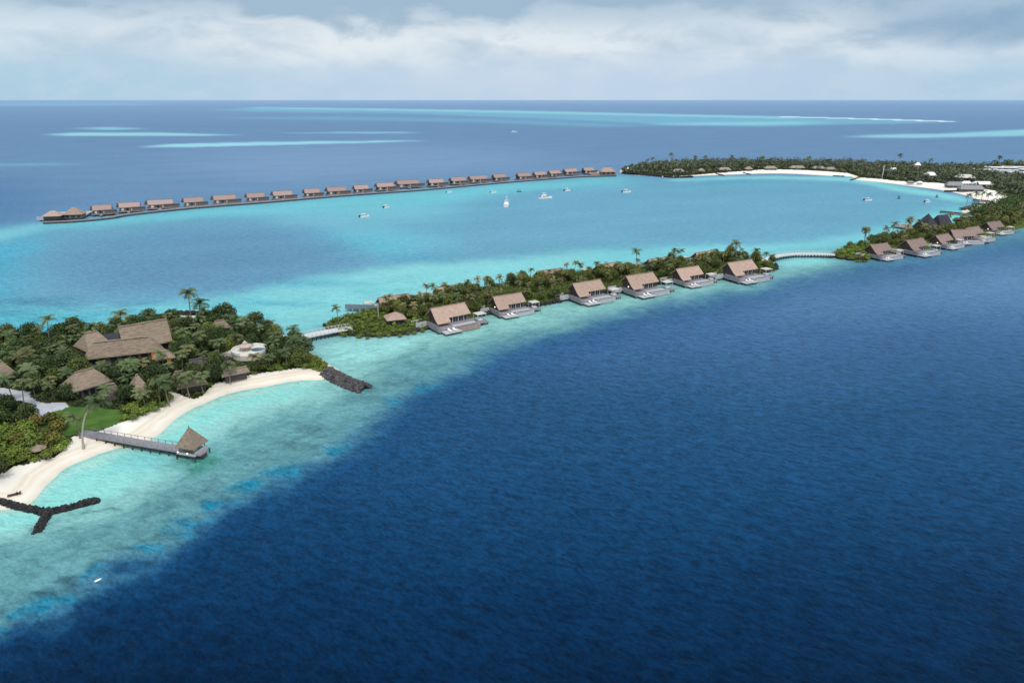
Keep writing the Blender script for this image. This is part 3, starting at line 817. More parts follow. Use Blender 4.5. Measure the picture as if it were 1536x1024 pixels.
# lagoon-side villas behind the trees
for i, (a, b) in enumerate([((574,450.5),(612,440.5)), ((664,433.5),(692,427)), ((808,410),(846,402.5)), ((897,400.5),(936,392.5)), ((976,391.5),(1008,385.5)), ((1048,381),(1076,376))]):
    v = copy_tree(vproto)
    v['label'] = ['lagoon-side villa nearest the near bridge, only its roof ridge above the palms', 'lagoon-side villa behind the first pink-roofed front villa, roof half buried in palms', 'lagoon-side villa behind the third front villa, roof and gable above the trees', 'lagoon-side villa behind the fourth front villa, its pink roof clear of the trees', 'lagoon-side villa behind the fifth front villa, low roof edge above palms', 'lagoon-side villa behind the sixth front villa, barely showing above palms'][i]
    v['group'] = 'villas on the lagoon side of the strip island'
    c, ang, L_ = ridge_frame(a, b, 8.0)
    c, ang, L_ = ridge_frame(a, b, 7.6*.85)
    v.location = c + Vector((-1.2, 2.2, 0)); v.rotation_euler = (0, 0, math.radians(30+180)); v.scale = (.85,)*3
# strip 3 villas
R3 = [((1305,367.5),(1331.7,364.2)), ((1357.5,360.8),(1385.8,356.7)), ((1403.3,353.3),(1422.5,350)), ((1429,344.6),(1456,344.0)), ((1448.3,342.5),(1467.5,339.2)), ((1484.2,333.3),(1495.8,331.7))]
L3 = ['brown-roofed villa closest to the curved bridge on the right strip', 'second brown-roofed villa right of the curved bridge', 'third villa right of the curved bridge, two lamps glowing under its gable', 'villa with a wide low roof turned away, left of a joined pair', 'right villa of the joined pair with a long sloping roof', 'last villa at the right end of the strip, lamps lit at its gable']
for i, (a, b) in enumerate(R3):
    if i == 0:
        v = v3 = copy_tree(vproto)
        for ch in list(v.children):
            if ch.name.startswith('roof'):
                ch.data = ch.data.copy(); ch.data.materials[0] = M['thatch_mauve']
        KIDS[v3.name] = list(v.children)
        for ch in v.children: KIDS[ch.name] = list(ch.children)
    else: v = copy_tree(v3)
    s = [.92, 1.0, .90, .96, .98, .90][i]
    c, _, _ = ridge_frame(a, b, 7.6*s)
    v['label'] = L3[i]; v['group'] = 'villas along the right strip'
    v.location = c; v.rotation_euler = (0, 0, math.radians([27, 28, 31, 8, 31, 24][i])); v.scale = (s, s, s)
    furnish(v, 'white sun lounger on the front deck of the %s villa of the right strip' % ORD[i], 'white daybed under the flat pavilion of the %s villa of the right strip' % ORD[i])
    villas.append(v)
for i in (1, 3, 8, 11): add_lamp(villas[i])

# ---- far row over the lagoon edge
def make_far_villa(name, label, cat, group, L=19.0):
    t = thing(name, label, cat, group=group)
    zr, ze, w = 7.4, 4.3, 4.2
    r = MB(); roof_gable(r, L, w, zr, ze, .0); ro = r.build('roof', M['thatch_far'], t)
    MB().tube([(-L/2-.3, 0, zr+.03), (L/2+.3, 0, zr+.03)], .2).build('ridge_cap', M['thatch_brown'], ro)
    # overhanging gable screens
    for s in (-1, 1):
        MB().add([(s*(L/2-.4), -4.3, 1.6), (s*(L/2-.4), 4.3, 1.6), (s*(L/2-.4), 4.3, 4.3), (s*(L/2-.4), 0, 7.0), (s*(L/2-.4), -4.3, 4.3),
                  (s*(L/2-.6), -4.3, 1.6), (s*(L/2-.6), 4.3, 1.6), (s*(L/2-.6), 4.3, 4.3), (s*(L/2-.6), 0, 7.0), (s*(L/2-.6), -4.3, 4.3)],
                 [(0,1,2,3,4),(9,8,7,6,5),(0,5,6,1),(1,6,7,2),(2,7,8,3),(3,8,9,4),(4,9,5,0)]).build('gable_wall', M['wood_dark'], t)
    MB().add([(-L/2-.02, -4.3, 4.25), (-L/2-.02, 4.3, 4.25), (-L/2-.02, 0, 7.3), (-L/2-2.8, -1.6, 4.25), (-L/2-2.8, 1.6, 4.25), (-L/2-1.6, 0, 6.9)],
             [(0,3,5,2),(1,2,5,4),(3,4,5),(0,1,4,3),(0,2,1)]).build('gable_porch', M['wood_dark'], t)
    MB().box(-L/2+.62, L/2-.62, -3.6, 3.6, 1.6, 4.2).build('wall', M['wall'], t)
    for i in range(4):
        x = -L/2 + 2.2 + i*4.2
        f = MB().box(x, x+2.0, -3.72, -3.61, 1.9, 3.8).build('window', M['glass'] if i % 2 else M['cream'], t)
    MB().box(-L/2-1, L/2+1, -6, 6.5, 1.2, 1.58).build('deck', M['wood'], t)
    MB().box(L*.12, L/2+4.5, -5.8, -1.0, 1.6, 3.6).build('annex', M['wall'], t)
    MB().slab([(L*.10, -6.2, 4.0), (L/2+5, -6.2, 4.0), (L/2+5, -3.7, 4.5), (L*.10, -3.7, 4.5)], .2).build('annex_roof', M['thatch_grey'], t)
    MB().box(-2, .4, -12, -6.02, 1.15, 1.5).build('walkway', M['wood'], t)
    for x in np.linspace(-L/2, L/2, 5):
        for y in (-5.6, 5.6):
            MB().tube([(x, y, -1), (x, y, 1.2)], .25).build('pile', M['wood_dark'], t)
    return t
FV = [(139,166,307.5),(178,209,303.6),(221,259,299.5),(275,304,296.3),(319,353,292.7),(369,396,289.6),(408,438,286.6),(455,479,283.3),(489,519,280.6),(530,552,277.7),(563,591,274.4),(593,629,270.4),(641,666,268.7),(674,699,266),(702,731,263.6),(738,759,261.3),(774,796,259.5),(799,819,257.5),(822,840,255.6),(844,866,253),(874,890,251.4)]
fproto = None
for i, (xa, xb, yr) in enumerate(FV):
    zr = 7.4
    a = G(xa, yr + .5, zr); b = G(xb, yr - .7, zr)
    n = ['1st','2nd','3rd','4th','5th','6th','7th','8th','9th','10th','11th','12th','13th','14th','15th','16th','17th','18th','19th','20th','21st'][i]
    ends = {0: ' just right of the end platform', 11: ', long roof left of a gap', 12: ', right of first gap', 16: ' just right of the second gap', 20: ', last before the pavilion'}
    lab = '%s pink-thatched house from left on far boardwalk%s' % (n, ends.get(i, ''))
    if fproto is None:
        v = fproto = make_far_villa('overwater_house', lab, 'house', 'row of houses on the far boardwalk')
    else: v = copy_tree(fproto)
    v['label'] = lab
    c = (a + b)/2
    ang = math.radians(24)
    w = (xb - xa)/(1024/(c.y*CP + 75*SP))
    v.location = (c.x, c.y, 0); v.rotation_euler = (0, 0, ang); s = max(.66, w/(19*1.1))
    v.scale = (s, 1.0, 1.0)
# boardwalk
bw = smooth(GP(BOARD, 1.2), 4, closed=False)
bt = thing('boardwalk', 'long curving grey boardwalk on piles linking the far row of houses', 'boardwalk', (bw[0].x, bw[0].y, 0))
mb = MB()
for i in range(len(bw)-1):
    d = (bw[i+1]-bw[i]).normalized()*.3
    mb.bar(bw[i]-bw[0]+Vector((0,0,1.2+.002*(i % 2))), bw[i+1]-bw[0]+d+Vector((0,0,1.2+.002*(i % 2))), 3.6, .35)
mb.build('deck', M['wood'], bt)
mb = MB()
for i in range(len(bw)-1):
    d = (bw[i+1]-bw[i]).normalized(); n = Vector((d.y, -d.x, 0))*1.75
    mb.bar(bw[i]-bw[0]+n+Vector((0,0,-1)), bw[i+1]-bw[0]+n+Vector((0,0,-1)), .5, 2.1)
mb.build('under_skirt', M['skirt'], bt)
for i in range(0, len(bw)):
    for s in (-1, 1):
        d = (bw[min(i+1, len(bw)-1)]-bw[max(i-1, 0)]).normalized(); n = Vector((d.y, -d.x, 0))*(1.2*s)
        q = bw[i]-bw[0]+n
        MB().tube([(q.x, q.y, -1.5), (q.x, q.y, 1.2)], .25).build('pile', M['wood_dark'], bt)
# end platform left: two pavilions on a big deck
def hip_house(name, label, cat, c, ang, L, w, zr, ze, z0, rm, wm, hip=None, group=None, wall_in=.8, lamp=None, nwin=3):
    t = thing(name, label, cat, (c.x, c.y, 0), ang, group)
    r = MB(); roof_gable(r, L, w, zr, ze, 0, .28, min(L/2-.05, w*.9) if hip is None else hip); r.build('roof', rm, t)
    wx = L/2 - wall_in; wy = w - wall_in
    MB().box(-wx, wx, -wy, wy, z0, ze).build('wall', wm, t)
    for i in range(nwin):
        x = -wx + (i+.5)*2*wx/nwin
        MB().box(x-.35*wx/nwin*2*.8, x+.35*wx/nwin*2*.8, -wy-.08, -wy-.004, z0+.3, ze-.25).build('window' if i != nwin//2 else 'door', M['glass'] if lamp is None else M[lamp], t)
    return t
c1 = G(79, 317, 7.5); c2 = G(111, 314, 7.5)
pd = thing('end_platform', 'wide grey platform at the left end of the far boardwalk', 'platform', (G(95,329).x, G(95,329).y, 0), math.radians(12))
MB().box(-14, 13, -6, 22, 1.1, 2.2).build('deck', M['wood_pale'], pd)
MB().box(-14.2, 13, -6.3, -6.02, .8, 3.2).build('parapet', M['wood_pale'], pd)
for x in (-12, -6, 0, 6, 12):
    for y in (-5.5, 21): MB().tube([(x, y, -1), (x, y, 1.1)], .3).build('pile', M['wood_dark'], pd)
hip_house('pavilion', 'square hipped pavilion at the very left end of the far platform', 'pavilion', Vector((c1.x, c1.y, 0)), math.radians(12), 11.5, 5, 8, 4.9, 2.2, M['thatch'], M['wood_dark'], 4.5, 'pavilions on the end platform')
hip_house('pavilion', 'pointed hipped pavilion right of the leftmost one on the far platform', 'pavilion', Vector((c2.x, c2.y, 0)), math.radians(12), 12.5, 5, 9, 4.6, 1.9, M['thatch'], M['wall'], 5.2, 'pavilions on the end platform')
c3 = G(911, 251.5, 9)
pd2 = thing('arrival_platform', 'reddish platform with terrace at the right end of the far boardwalk', 'platform', (G(907,264).x, G(907,264).y, 0), math.radians(8))
MB().box(-15, 13, -1, 26, .8, 1.9).build('deck', M['tan'], pd2)
MB().box(-15, 13, -1.3, -1.02, .5, 2.9).build('parapet', M['tan'], pd2)
MB().box(-7, 5, 2, 9, 1.91, 3.5).build('counter', M['cream'], pd2)
hip_house('pavilion', 'pink hipped pavilion standing on the reddish platform near the far island', 'pavilion', Vector((c3.x, c3.y, 0)), math.radians(8), 17, 6, 9, 5, 1.9, M['thatch'], M['wall'], 4)

# ---- bridges
def bridge(pts, z, w, label, name, rail=True, step=3.2, n=4, zend=None):
    P = smooth(GP(pts, z), n, closed=False)
    o = P[0]
    t = thing(name, label, 'bridge', (o.x, o.y, 0))
    mb = MB(); L_, R_ = [], []
    for i, p in enumerate(P):
        d = (P[min(i+1, len(P)-1)]-P[max(i-1, 0)]); d.z = 0; d.normalize(); nn = Vector((-d.y, d.x, 0))*w/2
        L_.append(p-o+nn); R_.append(p-o-nn)
    for i in range(len(P)-1):
        a, b, c, d = [Vector((q.x, q.y, z)) for q in (R_[i], R_[i+1], L_[i+1], L_[i])]
        mb.slab([a, b, c, d], .4)
    mb.build('deck', M['bridge'], t)
    for side in (L_, R_):
        r = MB()
        for i in range(len(P)-1):
            a = Vector((side[i].x, side[i].y, z+.95)); b = Vector((side[i+1].x, side[i+1].y, z+.95))
            r.bar(a, b, .1, .1)
            q = side[i]; r.box(q.x-.06, q.x+.06, q.y-.06, q.y+.06, z+.003, z+.95)
            r.bar(a-Vector((0,0,.45)), b-Vector((0,0,.45)), .05, .06)
        r.build('railing', M['bridge'], t)
    for i in range(1, len(P)-1):
        for side in (L_, R_):
            q = side[i]*.9 + (L_[i]+R_[i])*.05
            MB().tube([(q.x, q.y, -1.5), (q.x, q.y, z-.4)], .22).build('pile', M['wood_dark'], t)
    return t
bridge([(418,514),(440,508),(465,502),(490,497),(510,493.5),(527,491)], 1.9, 4.0, 'pale timber footbridge from the near island to the strip island', 'footbridge', n=4)
bridge([(1146,391),(1156,386.5),(1172,382.5),(1192,380.5),(1215,380.3),(1238,380.8),(1252,381.5)], 1.9, 4.0, 'pale curved footbridge joining the two strip islands', 'footbridge', n=5)
# ---- jetty with the pyramid hut
J = [G(p[0], p[1], 1.7) for p in ((122,648),(160,654),(210,663),(262,671.5),(306,678.5))]
jt = thing('jetty', 'straight grey timber jetty running from the beach out over turquoise water', 'jetty', (J[0].x, J[0].y, 0))
mb = MB()
for i in range(4): mb.bar(J[i]-J[0]+Vector((0,0,1.35+.002*i)), J[i+1]-J[0]+Vector((0,0,1.35+.002*i)), 2.6, .35)
mb.build('deck', M['wood'], jt)
mb = MB().bar((J[4]-J[0])*.2+Vector((0,0,-1.3)), J[4]-J[0]+Vector((0,0,-1.3)), 1.7, .95-.3)
for i in range(len(mb.v)): mb.v[i] = (mb.v[i][0], mb.v[i][1], .62 if i < 4 else 1.33)
mb.build('underside_shade', M['wood_dark'], jt)  # dark bar added below the deck in place of its black shade
jd = (J[4]-J[0]).normalized(); jn = Vector((-jd.y, jd.x, 0)); JL = (J[4]-J[0]).length
for s in (-1, 1):
    mb = MB()
    a = jn*(1.22*s) + jd*2; b = jn*(1.22*s) + jd*(JL-8)
    mb.bar(a+Vector((0,0,2.5)), b+Vector((0,0,2.5)), .08, .08)
    k = int(JL/2.5)
    for i in range(k):
        q = a + (b-a)*(i/(k-1)); mb.box(q.x-.05, q.x+.05, q.y-.05, q.y+.05, 1.7, 2.5)
    mb.build('railing', M['wood'], jt)
for i in range(11):
    for s in (-1, 1):
        q = jd*(6 + i*(JL-10)/10) + jn*(1.2*s)
        MB().tube([(q.x, q.y, -1.5), (q.x, q.y, 1.35)], .2).build('pile', M['wood_dark'], jt)
gc = G(289, 674, 1.7)
gt = thing('jetty_hut', 'open hut with brown pyramid roof and lit lamps on the end of the jetty', 'hut', (gc.x, gc.y, .35), math.atan2(jd.y, jd.x)); gt.scale = (.66, .66, .74)
MB().box(-3.9, 3.9, -3.5, 3.5, 1.30, 1.82).build('platform', M['wood_pale'], gt)
r = MB()
rh = 3.9
apex = (0, 0, 10.0)
cs = [(-rh,-rh,4.0),(rh,-rh,4.0),(rh,rh,4.0),(-rh,rh,4.0)]
for i in range(4): r.slab([cs[i], cs[(i+1) % 4], apex], .25)
r.build('roof', M['thatch_brown'], gt)
MB().tube([(0,0,9.9),(0,0,10.6)], [.14,.03]).build('finial', M['wood_dark'], gt)
for x in (-2.9, 2.9):
    for y in (-2.9, 2.9):
        MB().box(x-.12, x+.12, y-.12, y+.12, 1.82, 4.2).build('post', M['wall'], gt)
        p = MB().tube([(x*1.35, y*1.3, -1.5), (x*1.35, y*1.3, 1.3)], .24).build('pile', M['wood_dark'], gt)
for x, y in ((-3.6,-3.3),(.6,-3.4),(3.6,3.0),(3.4,-2.0)):
    MB().tube([(x,y,1.82),(x,y,2.0),(x,y,2.25)], [.16,.2,.1], 8).build('lamp', M['lamp'], gt)
MB().box(-1.6, 1.6, -.8, .8, 1.822, 2.35).build('bench', M['cushion'], gt)
MB().box(3.75, 3.89, -3.4, 3.4, 1.822, 2.8).build('railing', M['wood_pale'], gt)

# ---- near island buildings (ridge from the survey, eave front point gives the width)
def bld(name, label, cat, r1, r2, zr, eave, ze, rm, wm, hip=0.0, z0=1.3, nwin=5, gables=True, lamp=None, wover=None, winmat='glass'):
    c, ang, L = ridge_frame(r1, r2, zr)
    e = G(*eave, ze)
    n = Vector((math.sin(ang), -math.cos(ang), 0))
    w = abs((Vector((e.x, e.y, 0)) - c).dot(n)) if wover is None else wover
    t = thing(name, label, cat, c, ang)
    r = MB(); roof_gable(r, L + 2*hip, w, zr, ze, 0, .35, hip); ro = r.build('roof', rm, t)
    MB().tube([(-L/2, 0, zr+.04), (L/2, 0, zr+.04)], .28).build('ridge_cap', rm, ro)
    wx = L/2 + hip - 1.0; wy = w - 1.2
    MB().box(-wx, wx, -wy, wy, z0, ze).build('wall', wm, t)
    if not hip:
        for s in (-1, 1):
            x = s*(L/2 - .7)
            zz = zr - .5
            MB().add([(x, -w+.5, ze+.02), (x, w-.5, ze+.02), (x, 0, zz), (x-s*.2, -w+.5, ze+.02), (x-s*.2, w-.5, ze+.02), (x-s*.2, 0, zz)], [(0,1,2),(5,4,3),(0,3,4,1),(1,4,5,2),(2,5,3,0)]).build('gable_wall', M['wood_dark'], t)
    for i in range(nwin):
        x = -wx + (i+.5)*2*wx/nwin; hw = wx/nwin*(.65 if winmat == 'glass' else .35)
        MB().box(x-hw, x+hw, -wy-.1, -wy-.003, z0+.2, ze-.4).build('window', M[lamp] if lamp and i >= nwin-1 else M[winmat], t)
    return t
bld('restaurant_hall', 'largest brown thatched hall with a tall gable roof near the lagoon shore', 'building', (177,491), (250,478.5), 12.5, (222,508), 6.0, M['thatch_brown'], M['wall'])
bld('restaurant_wing', 'low wide thatched wing before the largest hall, orange light at its right end', 'building', (140,514), (222,505), 9.0, (150,536), 4.6, M['thatch_brown'], M['wall'], hip=3.5, lamp='lamp_o', nwin=7)
bld('restaurant_wing', 'pointed brown thatched wing left of the largest hall', 'building', (127,500.6), (146,496), 10.5, (134,512), 6.0, M['thatch_brown'], M['wall'], hip=2.0)
fr = thing('flat_roof_link', 'dark flat roofed link with a white skylight between the thatched halls', 'building', (G(166,512,6).x, G(166,512,6).y, 0), math.radians(25))
MB().box(-7.5, 7.5, -3, 5, 1.3, 7.0).build('wall', M['wood_dark'], fr)
MB().box(-7.6, 7.6, -3.1, 5.1, 7.003, 7.25).build('roof', M['thatch_dark'], fr)
MB().box(-7.0, -2.0, -2.8, 1.5, 7.253, 7.6).build('skylight', M['white'], fr)
bld('garden_house', 'brown thatched house among dark trees below the restaurant', 'house', (112,559), (139,551.5), 8.0, (126,567), 4.2, M['thatch_brown'], M['wall'], hip=3.0)
bld('garden_house', 'small brown thatched house half hidden by palms near the lawn', 'house', (158,577), (172,575), 6.0, (165,587), 3.8, M['thatch_brown'], M['wall'], hip=1.5, nwin=3)
bld('garden_house', 'tall pointed brown hut roof by the beach path', 'house', (203,563), (207,562), 8.5, (212,589), 3.8, M['thatch_brown'], M['wall'], hip=2.0, nwin=2, wover=4.2)
bld('garden_house', 'brown thatched house cut by the left edge of the picture', 'house', (-22,548), (2,541), 8.5, (5,556), 4.6, M['thatch_brown'], M['wall'], hip=2.0)
bld('garden_house', 'small thatched hut with an orange light right of the low restaurant wing', 'house', (243,523), (246,522.5), 6.5, (245,532), 4.0, M['thatch_brown'], M['wall'], hip=2.6, nwin=2, lamp='lamp_o', wover=3.0)
bld('spa_house', 'grey roofed pavilion with a white end wall above the beach', 'house', (283,540.5), (303,537), 5.6, (296,549), 3.8, M['thatch_grey'], M['cream'], nwin=4)
bld('spa_house', 'flat grey roofed pavilion right behind the white-walled one', 'house', (304,538.5), (316,536.5), 5.4, (312,543), 4.0, M['thatch_grey'], M['cream'], nwin=3)
bld('spa_house', 'small grey roofed pavilion between the trees and the round terrace', 'house', (325,540), (343,537), 5.4, (335,546), 3.9, M['thatch_grey'], M['cream'], nwin=3)
bld('beach_pergola', 'long tan thatched beach bar with white posts facing the sand', 'beach bar', (335,556), (369,549.5), 5.0, (352,561), 3.6, M['thatch_brown'], M['wood_dark'], hip=.8, nwin=11, winmat='white')
bld('beach_hut', 'tan thatched beach bar half hidden by palms, left of the long one', 'beach bar', (270,572), (303,566), 5.0, (288,575), 3.4, M['thatch_brown'], M['wood_dark'], hip=1.2, nwin=8, winmat='white')
bld('beach_hut', 'small tan roof above the left beach bar', 'house', (281,560), (296,557), 5.0, (290,566), 3.6, M['thatch_brown'], M['cream'], hip=1.0, nwin=3)
bld('beach_hut', 'small tan roof tucked between palms left of the white-walled pavilion', 'house', (262,558), (274,556), 4.8, (268,562), 3.6, M['thatch_brown'], M['cream'], hip=1.0, nwin=3)
bld('garden_house', 'brown roof peeking over the trees near the lagoon palms', 'house', (322,482), (336,479.5), 6.5, (330,487), 4.2, M['thatch_brown'], M['wall'], hip=1.5, nwin=3)
# round terrace with conical hut
tc_ = G(376, 533, 1.6)
tt = thing('round_terrace', 'white round pool terrace with curved walls among the trees', 'terrace', (tc_.x, tc_.y, 0))
mb = MB()
n = 24
ring = [(5.6*math.cos(2*math.pi*i/n), 5.0*math.sin(2*math.pi*i/n)) for i in range(n)]
mb.add([(x, y, 1.2) for x, y in ring] + [(x, y, 3.2) for x, y in ring], [tuple(range(n, 2*n))] + [(i, (i+1) % n, n+(i+1) % n, n+i) for i in range(n)])
mb.build('floor', M['cream'], tt)
mb = MB()
for i in range(n):
    if i in (17, 18): continue
    a = Vector((*ring[i], 3.2)); b = Vector((*ring[(i+1) % n], 3.2)); mb.bar(a, b, .35, .9)
mb.build('parapet', M['white'], tt)
mb = MB(); mb.add([(2.2+2.2*math.cos(2*math.pi*i/n), 1.3+1.9*math.sin(2*math.pi*i/n), 3.23) for i in range(n)], [tuple(range(n))]); mb.build('pool', M['poolwater'], tt)
MB().box(-9.5, -5.2, -1.4, 1.6, 1.25, 2.9).build('side_wall', M['cream'], tt)
ht = thing('parasol_hut', 'pale conical roofed hut standing on the white round terrace', 'hut', (tc_.x-1.6, tc_.y+.6, 3.2))
ht.scale = (.85, .85, .7)
M['shell'] = mat('shell_pink_thatch', (.52,.41,.36), .9, (.42,.33,.29), 1.5, 4, .2)
MB().cone((0,0,0), 2.6, 2.3, 3.7, 12).build('roof', M['shell'], ht)
MB().cone((0,0,0), 1.0, 3.6, 4.9, 10).build('roof_cap', M['shell'], ht)
for i in range(6): MB().tube([(2.1*math.cos(i*1.047), 2.1*math.sin(i*1.047), 0), (2.1*math.cos(i*1.047), 2.1*math.sin(i*1.047), 2.3)], .1).build('post', M['wood_pale'], ht)
# thatched parasol on the sand, hut on the strip island
uc = G(60, 683, 1.3)
ut = thing('thatched_parasol', 'round thatched parasol at the edge of the sand on the left', 'parasol', (uc.x, uc.y, 1.2))
MB().cone((0,0,0), 1.7, 2.0, 3.0, 12).build('canopy', M['thatch_brown'], ut)
MB().tube([(0,0,0),(0,0,2.2)], .1).build('pole', M['wood_dark'], ut)
kt = thing('low_table', 'small dark table with benches under the thatched parasol', 'table', (uc.x-.2, uc.y-1.3, 1.2))
MB().box(-.9, .9, -.4, .4, .45, .55).build('table_top', M['wood_dark'], kt)
for x in (-.8, .8): MB().box(x-.05, x+.05, -.35, .35, 0, .45).build('leg', M['wood_dark'], kt)
hc = G(593, 484, 1.4)
hip_house('garden_pavilion', 'small tan hip-roofed pavilion standing alone on the green tip of the strip island', 'pavilion', hc, math.radians(20), 7.4, 3.4, 5.6, 3.6, 1.3, M['thatch'], M['wood_dark'], 3.2, nwin=3)
pl = G(568, 479, 1.4)
tag(MB().tube([(pl.x, pl.y, 1.2), (pl.x, pl.y, 7.4)], .2).build('flag_pole', M['pole']), 'bare pale pole on the green tip of the strip island', 'pole')
pc = G(540, 468, 0)
sct = thing('screen_deck', 'blue-grey slatted screen on stilts at the lagoon side of the strip island tip', 'screen', (pc.x, pc.y, 0), math.radians(-5))
MB().box(-6.0, 6.0, 0, .25, 1.4, 3.1).build('screen', M['slate'], sct)
MB().box(-6.0, 6.0, .26, 3.5, 1.1, 1.45).build('deck', M['wood'], sct)
for x in (-5.8, -3, 0, 3, 5.8): MB().tube([(x, .12, -1), (x, .12, 1.4)], .2).build('pile', M['wood_pale'], sct)
# loungers on the beach, small dark pair
for i, (a, b) in enumerate(((19, 743), (24, 741.5))):
    q = G(a, b, .7)
    t = thing('beach_lounger', 'dark wooden beach lounger on the sand above the Y-shaped breakwater', 'sun lounger', (q.x, q.y, float(hN(q.x, q.y))), math.radians(30), 'pair of dark loungers on the sand')
    MB().box(-.9, .9, -.32, .32, .25, .36).build('seat', M['wood_dark'], t)
    MB().slab([(.5,-.32,.4),(.98,-.32,.75),(.98,.32,.75),(.5,.32,.4)], .06).build('backrest', M['wood_dark'], t)
    for x in (-.8, .8):
        for y in (-.27, .27): MB().box(x-.04, x+.04, y-.04, y+.04, 0, .25).build('leg', M['wood_dark'], t)
# dark pavilions behind the right strip
def pav(px, py, L, w, zr, ze, lab, ang, hip):
    c = G(px, py, zr)
    return hip_house('lagoon_pavilion', lab, 'pavilion', Vector((c.x, c.y, 0)), ang, L, w, zr, ze, 1.2, M['thatch_dark'], M['wood_dark'], hip, 'dark pavilions behind the right strip')
pav(1393, 320, 11.5, 5.75, 13, 4.4, 'dark pointed pavilion roof on the lagoon side of the right strip', math.radians(30), 5.7)
pav(1414, 322, 10, 4.8, 10.5, 4.8, 'dark saddle-shaped pavilion roof right of the pointed one', math.radians(15), 1.2)
pdk = G(1378, 343, 1); t = thing('lagoon_deck', 'grey stepped deck under the dark pointed pavilion', 'deck', (pdk.x, pdk.y, 0), math.radians(30))
MB().box(-7, 6, -3, 14, 1.0, 1.5).build('deck', M['wood'], t)
MB().box(-7, -1, -3, -2.7, .8, 3.2).build('screen', M['wood'], t)
for x in (-6, 0, 5):
    for y in (-2.5, 6, 13): MB().tube([(x, y, -1), (x, y, 1)], .25).build('pile', M['wood_dark'], t)

# ---- far island houses
for i, (px, py, L, lab) in enumerate([(1018,253,16,'pale hipped house far left behind the first far beach'),(1052,252,9,'smallest pale hut behind the left part of the far beach'),(1087,250.5,17,'pale roof house above the left groyne of the far beach'),(1123,249.5,10,'narrow pale roof house between palms above the right groyne'),(1156,248.5,17,'wide pale roof house mid way along the first far beach'),(1196,248,21,'longest pale roof house right of the middle of the first far beach'),(1228,248.7,18,'pale roof house second from the right behind the first far beach'),(1246,250,14,'pale roof house at the right end of the first far beach')]):
    c = G(px, py + .4, 5.9)
    hip_house('beach_house', lab, 'house', Vector((c.x, c.y, 0)), math.radians(-3), L*.85, 5, 5.9, 3.4, 1.5, M['roof_tan'], M['wall'], 3, 'houses behind the far beach')
for (px, py, L, w, zr, ze, m, lab) in [(1432,272.5,15,4.5,6.5,3.4,'wood','long grey thatched beach restaurant behind the right beach'),(1457,277.5,21,5,6.5,3.2,'wood','second grey thatched restaurant roof nearer the sand'),(1474,272,17,5,6.5,4.2,'white','bright white canopy roof beside the grey restaurants'),(1450,271.5,9,3,6,4,'white','small white canopy roof behind the second grey restaurant'),
      (1340,251.5,9,4,8,5,'white','white roof alone among the trees above the right beach'),(1396,258,10,5,9,6,'white','lone white roof deep in the right wood'),(1377,243.5,6,3,13,10,'white','tall white building standing above the far tree line'),(1448,261.5,16,6,9,6,'canvas','tan roof among trees in the right wood'),(1380,271.8,6,2.5,4,2.8,'white','small white beach kiosk on the right beach, left of the restaurants'),(1366,271.2,7,2.5,4,2.6,'wood','small grey beach kiosk left of the white one')]:
    c = G(px, py, zr)
    hip_house('far_building', lab, 'building', Vector((c.x, c.y, 0)), math.radians(-8), L, w, zr, ze, 1.4, M[m], M['cream'] if m == 'white' else M['wall'], 2, 'buildings of the right shore')
for i, (px, py, L, w, h) in enumerate([(1478,254.5,26,10,5),(1500,251.5,30,12,6),(1525,251,30,12,6),(1512,256,24,9,5),(1532,259,24,9,5),(1490,258,14,7,5),(1555,255,30,14,7)]):
    c = G(px, py, h)
    lab = ['low white block farthest left in the pale block cluster','white block at the back of the pale cluster, left of middle','white block at the back right of the pale cluster','low white block in the front middle of the pale cluster','low white block at the right picture edge of the pale cluster','smallest white block at the front of the pale cluster','white block beyond the right picture edge'][i]
    t = thing('white_block', lab, 'building', (c.x, c.y, 0), math.radians(-12), 'pale blocks at the far right')
    MB().box(-L/2, L/2, -w/2, w/2, 1, h).build('wall', M['concrete'], t)
    MB().box(-L/2-.5, L/2+.5, -w/2-.5, w/2+.5, h+.004, h+.7).build('roof', M['white'], t)
    for k in range(4): MB().box(-L/2+L*(k+.2)/4, -L/2+L*(k+.75)/4, -w/2-.1, -w/2-.004, 2, h-.8).build('window', M['glass'], t)

# ---- boats
def hull_mesh(mb, L, B, H, z0=-.25):
    st = [(-.5,.86,0),(-.35,.95,0),(-.05,1,.0),(.2,.88,.05),(.36,.58,.14),(.46,.26,.22),(.5,.03,.27)]
    rings = []
    for s, b, r in st:
        x = s*L; h = B/2*b; t = H*(1+r)
        rings.append([(x, -h, t), (x, -h*.88, z0+.25*H), (x, -h*.45, z0), (x, h*.45, z0), (x, h*.88, z0+.25*H), (x, h, t)])
    vs = [p for r in rings for p in r]; fs = []
    for i in range(len(st)-1):
        for j in range(5):
            a = i*6+j; fs.append((a, a+1, a+7, a+6))
        fs.append((i*6+5, i*6, i*6+6, i*6+11))
    fs.append((0,5,4,3,2,1)); k = (len(st)-1)*6; fs.append((k,k+1,k+2,k+3,k+4,k+5))
    return mb.add(vs, fs)
def frustum(mb, x0, x1, y, z0, z1, f0=.3, f1=.7, yi=.85):
    L = x1-x0
    return mb.add([(x0,-y,z0),(x1,-y,z0),(x1,y,z0),(x0,y,z0),(x0+L*f0*.4,-y*yi,z1),(x1-L*f1*.5,-y*yi,z1),(x1-L*f1*.5,y*yi,z1),(x0+L*f0*.4,y*yi,z1)],
                  [(0,3,2,1),(4,5,6,7),(0,1,5,4),(1,2,6,5),(2,3,7,6),(3,0,4,7)])
